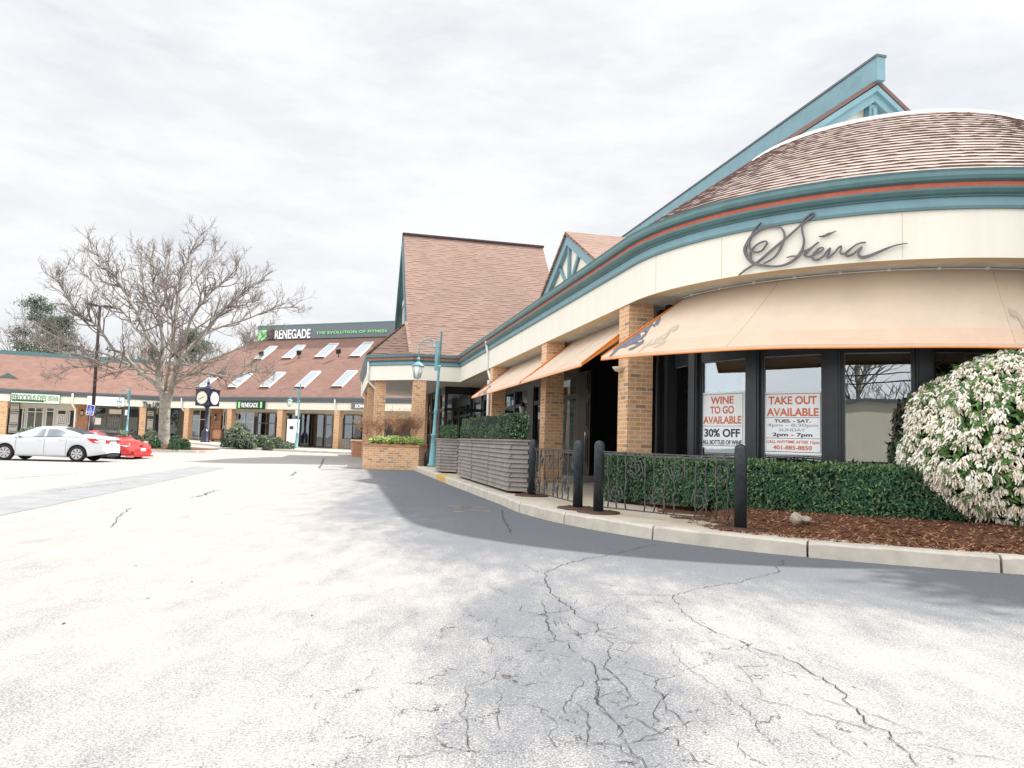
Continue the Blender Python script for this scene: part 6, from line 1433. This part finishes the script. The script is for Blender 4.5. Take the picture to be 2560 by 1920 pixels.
def pine(x,y,h,seed,label,lean=0,width=1.0,m0='pine'):
    rn=random.Random(seed); t=thing('pine_tree',label,'tree',(x,y,0)); b=V(x,y,0); tr=MB(); tr.tube([b,b+UP*h*.5,b+UP*h*.97+V(lean,0)],[.35,.22,.05],7,0,cap=False); cr=MB()
    for k in range(34):
        f=rn.uniform(.33,1); a=rn.uniform(0,6.283); l=(1.15-f)**.7*h*.30*width*rn.uniform(.6,1.15); st=b+UP*h*f*.97+V(lean*f,0); d=V(math.cos(a),math.sin(a),rn.uniform(.1,.45)); e_=st+d*l
        tr.tube([st,st.lerp(e_,.5)-UP*.1,e_],[.07,.05,.02],4,0,cap=False)
        for q in range(7):
            c=st.lerp(e_,rn.uniform(.4,1.05))+V(rn.uniform(-1,1),rn.uniform(-1,1),rn.uniform(-.2,.5))*.6
            for w in range(26):
                dd=V(rn.gauss(0,1),rn.gauss(0,1),rn.gauss(0,.55)); p=c+dd*.42; leafquad(cr,p,(dd+UP).normalized(),.42,.22,1 if rn.random()<.3 else 0,rn)
    tr.build('trunk',M['bark'],t); cr.build('crown',[M[m0],M['pine_light']],t)
p=aty(85,900,84); pine(p.x-.0,84,16.6,4,'tall dark pine above the low roof at the left, partly behind bare branches',width=1.05)
pine(aty(143,900,88).x,88,14.8,7,'second darker pine just right of the tall one, behind bare branches',width=1.0)
pine(aty(487,900,80).x,80,12.6,6,'dark evergreen seen through the right side of the kerbed bare tree',width=.8,m0='shrub_olive')
# low distant wood closing the horizon behind the roofs
def wood():
    rn=random.Random(50); b=MB()
    for k in range(3600):
        x=rn.uniform(-110,10); y=rn.uniform(112,128); h=rn.uniform(6,10.5+2.0*mnoise.noise(V(x*.06,0,0))*2); p=V(x,y,h*rn.random()**.5); d=V(rn.uniform(-.5,.5),0,1).normalized(); l=rn.uniform(1,2.4); b.tube([p,p+d*l+V(rn.uniform(-.5,.5),0,0)],[.05,.015],3,0,cap=False)
    o=b.build('far_wood',M['twig_far']); o['kind']='stuff'; tag(o,'hazy line of leafless trees far behind the shop roofs','wood')
wood()
# ================================================================== BEHIND THE CAMERA (mirrored in the windows)
def behind():
    t=thing('low_building','long low cream building across the road, mirrored in the restaurant windows','building',(0,-34,0)); b=MB(); b.obox((-18,-28,0),(34,-4,0),(3,-12,0),UP*4.3); b.build('wall',M['far_wall'],t)
    c=MB(); c.obox((-18.4,-27.7,4.3),(34.8,-4.1,0),(3,-12.5,0),UP*.2); c.build('roof_edge',M['grey_slate'],t)
    for i,(x,y,s,lab) in enumerate(((-30,-44,1.1,'leafless tree across the road, mirrored in the narrow left window'),(-16,-50,1.2,'leafless tree mirrored above the wine poster'),(2,-52,1.15,'leafless tree mirrored above the take out poster'),(16,-54,1.25,'leafless tree mirrored right of the take out poster'),(28,-50,1.1,'leafless tree behind the mirrored cream building'),(42,-46,1.2,'leafless tree mirrored near the flowering bush'),(-44,-38,1.1,'leafless tree far left across the road'))):
        dup(protos[i%2],(x,y,0),i*1.3,lab,s)
    pine(22,-48,10,14,'dark pine across the road, mirrored in the wide right window'); pine(8,-46,8.5,15,'short pine across the road, mirrored beside the cream wall')
    rn=random.Random(9); w_=MB()
    for k in range(15000):
        a=rn.uniform(R(215),R(325)); rr_=rn.uniform(60,72); p=V(rr_*math.cos(a),rr_*math.sin(a),0); h=rn.uniform(3,9)+3*mnoise.noise(V(a*5,0,0)); p.z=h*rn.random()**.6; w_.tube([p,p+V(rn.uniform(-.9,.9),rn.uniform(-.9,.9),rn.uniform(.6,1.5))],[.05,.02],3,0,cap=False)
    o=w_.build('far_wood',M['twig_far']); o['kind']='stuff'; tag(o,'leafless wood across the road behind the viewer','wood')
    for k,z in enumerate((6.5,6.9,7.6)):
        P=[V(-30+4*i,-17+.5*i,z-2.4+.9*((i-9)/9)**2) for i in range(19)]; c=MB(); c.tube(P,.03,4); tag(c.build('overhead_wire',M['sign_black']),['lowest','middle','highest'][k]+' of three overhead wires mirrored in the windows','wire','overhead wires')
behind()
pine(8.9,8.1,6.2,23,'dense evergreen just beyond the right edge, shading the asphalt by the kerb',width=.75)
# ================================================================== CARS
def lerp_tab(T,x):
    if x<=T[0][0]: return T[0][1]
    for (a,b),(c,d) in zip(T[:-1],T[1:]):
        if x<=c: return b+(d-b)*(x-a)/(c-a)
    return T[-1][1]
def car(name,label,P,paint,loc,heading,scale,zoff=0):
    L=P['L']; W=P['W']/2; t=thing(name,label,'car',(0,0,0)); top=P['top']; belt=P['belt']; wid=P['wid']; gh=P['gh']
    xs_=sorted(set([round(L*i/60,3) for i in range(61)]+[wx+sx for wx in P['wheels'] for sx in (-.40,-.395,-.3,-.2,-.1,0,.1,.2,.3,.395,.40)]+[a for a,_ in top]))
    def ring(x):
        w=W*lerp_tab(wid,x); zb=lerp_tab(P['sill'],x); 
        arch=None
        for wx in P['wheels']:
            if abs(x-wx)<.399: arch=math.sqrt(max(0,.385**2-(x-wx)**2))+.33 if abs(x-wx)<.385 else .33
        zs=max(zb,arch) if arch else zb
        zt=lerp_tab(top,x); zbl=min(lerp_tab(belt,x),zt-.03); g0,g1=lerp_tab(gh,x),0
        cab=smooth((zt-zbl-.05)/.3); wb=w*(.955-.02*cab); wt=w*(.90-.20*cab)
        zm=max(zs+.02,.52); zk=max(zs+.01,.30)
        zr=zt-.035-.05*cab
        return [(0,zb+.04),(w*.80,zb+.02),(w*.955,zs),(w*.985,max(zs+.008,zk)),(w*1.0,zm),(w*.985,max(zm+.01,zbl-.13)),(w*.97,max(zm+.02,zbl-.02)),(wb,zbl+.012),(wb+(wt-wb)*.5,zbl+(zr-zbl)*.52),(wt,zr),(wt*.86,zt-.012*1-.01*cab),(wt*.5,zt-.002),(0,zt)]
    rings=[ring(x) for x in xs_]; k=len(rings[0]); vs=[]
    for x,r_ in zip(xs_,rings):
        vs+=[V(x,y,z) for y,z in r_]
    n=len(xs_); b=MB()
    for sg in (1,-1):
        v2=[V(v.x,v.y*sg,v.z) for v in vs]; fs=[(i*k+j,(i+1)*k+j,(i+1)*k+j+1,i*k+j+1) for i in range(n-1) for j in range(k-1)]
        if sg<0: fs=[f[::-1] for f in fs]
        o=len(b.f); b.add(v2,fs,0,True)
        for q,f in enumerate(fs):
            if q%(k-1)<2: b.m[o+q]=1
        b.add(v2[:k],[tuple(range(k)) if sg<0 else tuple(range(k))[::-1]],0); b.add(v2[-k:],[tuple(range(k)) if sg>0 else tuple(range(k))[::-1]],0)
    bo=b.build('body',[M[paint],M['under']],t)
    def side(x,f,sg,off=.022):                         # f 0..1 between belt and roof side
        r_=ring(x); a,m_,c=r_[7],r_[8],r_[9]
        y,z=(a[0]+(m_[0]-a[0])*f*2,a[1]+(m_[1]-a[1])*f*2) if f<.5 else (m_[0]+(c[0]-m_[0])*(f-.5)*2,m_[1]+(c[1]-m_[1])*(f-.5)*2)
        return V(x,sg*(y+off),z)
    for sg in (1,-1):
        for (xa,xb,ta,tb) in P['side_glass']:
            g=MB(); N=12; vs=[]
            for i in range(N+1):
                x=xa+(xb-xa)*i/N; e=1
                # the glass top follows the roof, tapering at raked ends
                fmax=max(.05,min(.93,ta+(1-ta)*min(1,(x-xa)/(.45)) if ta<1 else .93, (tb+(1-tb)*min(1,(xb-x)/.6)) if tb<1 else .93))
                for f in (.06,.06+(fmax-.06)*.5,fmax): vs.append(side(x,f,sg))
            fs=[(3*i+j,3*i+3+j,3*i+4+j,3*i+1+j) for i in range(N) for j in (0,1)]; g.add(vs,fs if sg>0 else [f[::-1] for f in fs],0,True); g.build('side_window',M['car_glass'],t)
        tm=MB(); tm.tube([side(x,.03,sg,.01) for x in [P['trim'][0]+(P['trim'][1]-P['trim'][0])*i/10 for i in range(11)]],.012,4); tm.build('window_trim',M['vinyl_black'],t)
        sm=MB()
        for x in P['doors']:
            r_=ring(x); sm.tube([V(x+.0,sg*(r_[q][0]+.001),r_[q][1]) for q in (3,4,5,6)],.006,4)
        sm.build('door_seam',M['vinyl_black'],t)
        for x in P['handles']:
            h=MB(); r_=ring(x); h.tube([V(x-.10,sg*(r_[5][0]+.008),r_[5][1]+.04),V(x,sg*(r_[5][0]+.03),r_[5][1]+.045),V(x+.10,sg*(r_[5][0]+.008),r_[5][1]+.05)],.014,5); h.build('door_handle',M[paint],t)
        x=P['mirror']; r_=ring(x); h=MB(); h.obox(V(x-.06,sg*(r_[7][0]-.02),r_[7][1]+.02),V(.14,0,.0),V(0,sg*.22,.03),UP*.13); h.build('mirror',M[paint],t)
    for (xa,xb,nm) in P['screens']:
        g=MB(); N,K=10,8; vs=[]
        for i in range(N+1):
            x=xa+(xb-xa)*i/N; r_=ring(x); A=[(r_[q][0],r_[q][1]) for q in (9,10,11,12)]
            for j in range(-K,K+1):
                f=1-abs(j)/K*.97; f=f*3; q=min(int(f),2); y=A[q][0]+(A[q+1][0]-A[q][0])*(f-q); z=A[q][1]+(A[q+1][1]-A[q][1])*(f-q); vs.append(V(x,y*(1 if j>=0 else -1),z+.008))
        m2=2*K+1; g.add(vs,[(i*m2+j,(i+1)*m2+j,(i+1)*m2+j+1,i*m2+j+1) for i in range(N) for j in range(m2-1)],0,True); g.build(nm,M['car_glass'],t)
    for sg in (1,-1):
        for (pts,mn,nm) in P['lights']:
            l=MB(); vs=[]
            for x,z in pts:
                r_=ring(x); 
                y=None
                for q in range(3,11):
                    if (r_[q][1]<=z<=r_[q+1][1]): f=(z-r_[q][1])/(r_[q+1][1]-r_[q][1]+1e-6); y=r_[q][0]+(r_[q+1][0]-r_[q][0])*f; break
                if y is None: y=r_[9][0]*.8
                vs.append(V(x,sg*(y+.03),z))
            l.add(vs,[tuple(range(len(vs))) if sg<0 else tuple(range(len(vs)))[::-1]]); l.add([v-V(0,sg*.03,0) for v in vs],[tuple(range(len(vs)))]); l.build(nm,M[mn],t)
    for nm,mn,boxes in P['ends']:
        l=MB()
        for x0,x1,y0,y1,z0,z1 in boxes: l.box(x0,x1,y0,y1,z0,z1)
        l.build(nm,M[mn],t)
    for wx in P['wheels']:
        for sg in (1,-1):
            y=sg*(W*lerp_tab(wid,wx)-.115); wb_=MB(); pr_=[(.20,-.10),(.30,-.11),(.325,-.08),(.33,0),(.325,.08),(.30,.11),(.22,.10)]
            vs=[]; N=28
            for r_,o in pr_:
                for i in range(N): a=2*math.pi*i/N; vs.append(V(wx+r_*math.cos(a),y+o,.33+r_*math.sin(a)))
            wb_.add(vs,[(i*N+j,i*N+(j+1)%N,(i+1)*N+(j+1)%N,(i+1)*N+j) for i in range(len(pr_)-1) for j in range(N)],0,True); wo2=wb_.build('wheel',M['tyre'],t)
            rm_=MB(); yo=y+sg*.085
            rm_.add([V(wx+.225*math.cos(2*math.pi*i/N),yo-sg*.05,.33+.225*math.sin(2*math.pi*i/N)) for i in range(N)],[tuple(range(N))],1)
            for r_a,r_b in ((.195,.225),): 
                vs=[V(wx+r_*math.cos(2*math.pi*i/N),yo+sg*.012,.33+r_*math.sin(2*math.pi*i/N)) for r_ in (r_a,r_b) for i in range(N)]; rm_.add(vs,[(j,(j+1)%N,N+(j+1)%N,N+j) for j in range(N)],0)
            for s_ in range(P['spokes']):
                a=2*math.pi*s_/P['spokes']+.3
                for da in (-.10,.10) if P['spokes']<8 else (0,):
                    c=V(wx+.03*math.cos(a),yo+sg*.014,.33+.03*math.sin(a)); e_=V(wx+.205*math.cos(a+da*1.6),yo+sg*.018,.33+.205*math.sin(a+da*1.6)); pp=V(-math.sin(a),0,math.cos(a)); rm_.add([c-pp*.016,c+pp*.016,e_+pp*.028,e_-pp*.028],[(0,1,2,3)],0)
            rm_.add([V(wx+.05*math.cos(.6*i),yo+sg*.022,.33+.05*math.sin(.6*i)) for i in range(10)],[tuple(range(10))],0)
            rm_.build('rim',[M['rim'],M['under']],wo2)
    # seats seen through the glass
    st=MB()
    for x,w_ in P['seats']:
        for sy in (-1,1): st.obox(V(x,sy*.36-.24,.55),V(-.12,0,0),V(0,.48,0),V(-.08,0,.52)); st.obox(V(x-.09,sy*.36-.12,1.08),V(-.08,0,0),V(0,.24,0),V(-.02,0,.16))
    st.build('seat',M['interior_grey'],t)
    t.location=loc; t.rotation_euler=(0,0,heading); t.scale=(scale,)*3; return t
sedan=dict(L=4.86,W=1.85,wheels=(1.08,3.86),spokes=7,
 top=[(0,.62),(.03,.80),(.08,1.02),(.20,1.075),(.55,1.10),(.85,1.13),(1.25,1.30),(1.65,1.415),(2.1,1.463),(2.55,1.46),(2.95,1.40),(3.4,1.215),(3.80,1.03),(4.1,.965),(4.5,.85),(4.75,.72),(4.86,.56)],
 belt=[(0,.99),(.6,1.03),(1.3,1.02),(2.5,.98),(3.6,.945),(4.2,.90),(4.86,.70)],wid=[(0,.80),(.10,.90),(.4,.97),(1,1.0),(3.6,1.0),(4.3,.95),(4.7,.82),(4.86,.62)],gh=[(0,1)],sill=[(0,.36),(.4,.28),(.75,.22),(1.4,.20),(3.4,.20),(4.4,.22),(4.86,.26)],
 side_glass=[(1.10,1.42,.05,1),(1.46,2.32,.55,1),(2.40,3.48,1,.05)],trim=(1.05,3.55),doors=(1.52,2.36,3.45),handles=(1.72,2.55),mirror=3.28,screens=[(.92,1.72,'rear_window'),(2.88,3.72,'windscreen')],
 lights=[([(.03,.93),(.05,.80),(.45,.80),(.62,.90),(.74,1.0),(.45,.985),(.10,.985)],'tail_red','tail_light'),([(4.25,.80),(4.35,.70),(4.72,.62),(4.70,.70),(4.45,.82)],'lens_clear','headlight')],
 ends=[('rear_trim','chrome',[(-.012,.03,-.55,.55,.93,.96)]),('tail_light','tail_red',[(-.015,.05,-.74,-.40,.82,.92),(-.015,.05,.40,.74,.82,.92)]),('number_plate','sign_white',[(-.022,-.005,-.20,.20,.72,.86)]),('rear_diffuser','vinyl_black',[(-.01,.25,-.62,.62,.24,.36)])],seats=((2.05,1),(3.0,1)))
coupe=dict(L=4.33,W=1.735,wheels=(.82,3.42),spokes=8,
 top=[(0,.60),(.03,.80),(.10,.98),(.28,1.02),(.6,1.07),(1.0,1.19),(1.45,1.285),(1.85,1.315),(2.2,1.30),(2.5,1.235),(2.9,1.07),(3.15,.955),(3.5,.885),(3.9,.78),(4.15,.66),(4.33,.50)],
 belt=[(0,.93),(.6,.97),(1.4,.93),(2.4,.89),(3.2,.87),(3.9,.75),(4.33,.58)],wid=[(0,.78),(.10,.88),(.5,.98),(1,1.0),(3.2,1.0),(3.8,.95),(4.15,.82),(4.33,.60)],gh=[(0,1)],sill=[(0,.32),(.4,.25),(1.2,.18),(3.0,.18),(4.0,.17),(4.33,.18)],
 side_glass=[(1.0,1.5,.05,1),(1.55,2.78,.9,.05)],trim=(.95,2.85),doors=(1.58,2.85),handles=(1.75,),mirror=2.65,screens=[(.42,1.5,'rear_window'),(2.18,3.02,'windscreen')],
 lights=[([(3.62,.80),(3.72,.66),(4.05,.58),(4.16,.62),(4.05,.71),(3.85,.79)],'lens_clear','headlight'),([(.05,.88),(.06,.74),(.35,.80),(.30,.90)],'tail_red','tail_light')],
 ends=[('grille','vinyl_black',[(4.24,4.31,-.34,.34,.27,.38),(4.22,4.29,-.62,-.42,.28,.36),(4.22,4.29,.42,.62,.28,.36)]),('number_plate','sign_white',[(4.33,4.345,-.16,.16,.40,.52)]),('badge','sign_navy',[(4.21,4.24,-.11,.11,.615,.67)]),('front_splitter','car_red',[(4.0,4.30,-.72,.72,.13,.20)]),('rear_bumper_trim','vinyl_black',[(-.01,.1,-.6,.6,.25,.34)])],seats=((2.15,1),))
sc=.915
Dr=27.6; rw=aty(190,1149.5,Dr); # rear near wheel contact
fr=None; best=1e9
for i in range(400):
    y=26.4+i*.01; q=aty(8,1148,y); e_=abs((V(q.x,q.y)-V(rw.x,rw.y)).length-2.78*sc)
    if e_<best: best=e_; fr=q
hv=(V(fr.x,fr.y)-V(rw.x,rw.y)).normalized(); left=V(-hv.y,hv.x); hd_=math.atan2(hv.y,hv.x)
o=V(rw.x,rw.y)-left*(.925*sc)-hv*(1.08*sc); zg=ground(rw.x+1*0,rw.y)
pass
car('parked_car','silver white four-door saloon parked at the left, seen from its side and tail',sedan,'car_white',(o.x,o.y,zg),hd_,sc)
yr=31.4; fw=aty(281,1144,yr); hd2=R(-14); hv2=V(math.cos(hd2),math.sin(hd2)); left2=V(-hv2.y,hv2.x); sc2=.93
o2=V(fw.x,fw.y)+left2*(.8675*sc2)-hv2*(3.42*sc2)
car('parked_car','bright red two-door coupe parked behind the silver saloon, its nose pointing right',coupe,'car_red',(o2.x,o2.y,ground(fw.x,fw.y)),hd2,sc2)
for o in list(bpy.data.objects):
    if o.parent is None and o.type in('MESH','EMPTY') and 'label' not in o and 'kind' not in o: print('UNLABELLED',o.name)
print('objects',len(bpy.data.objects),'faces',sum(len(m.polygons) for m in bpy.data.meshes))
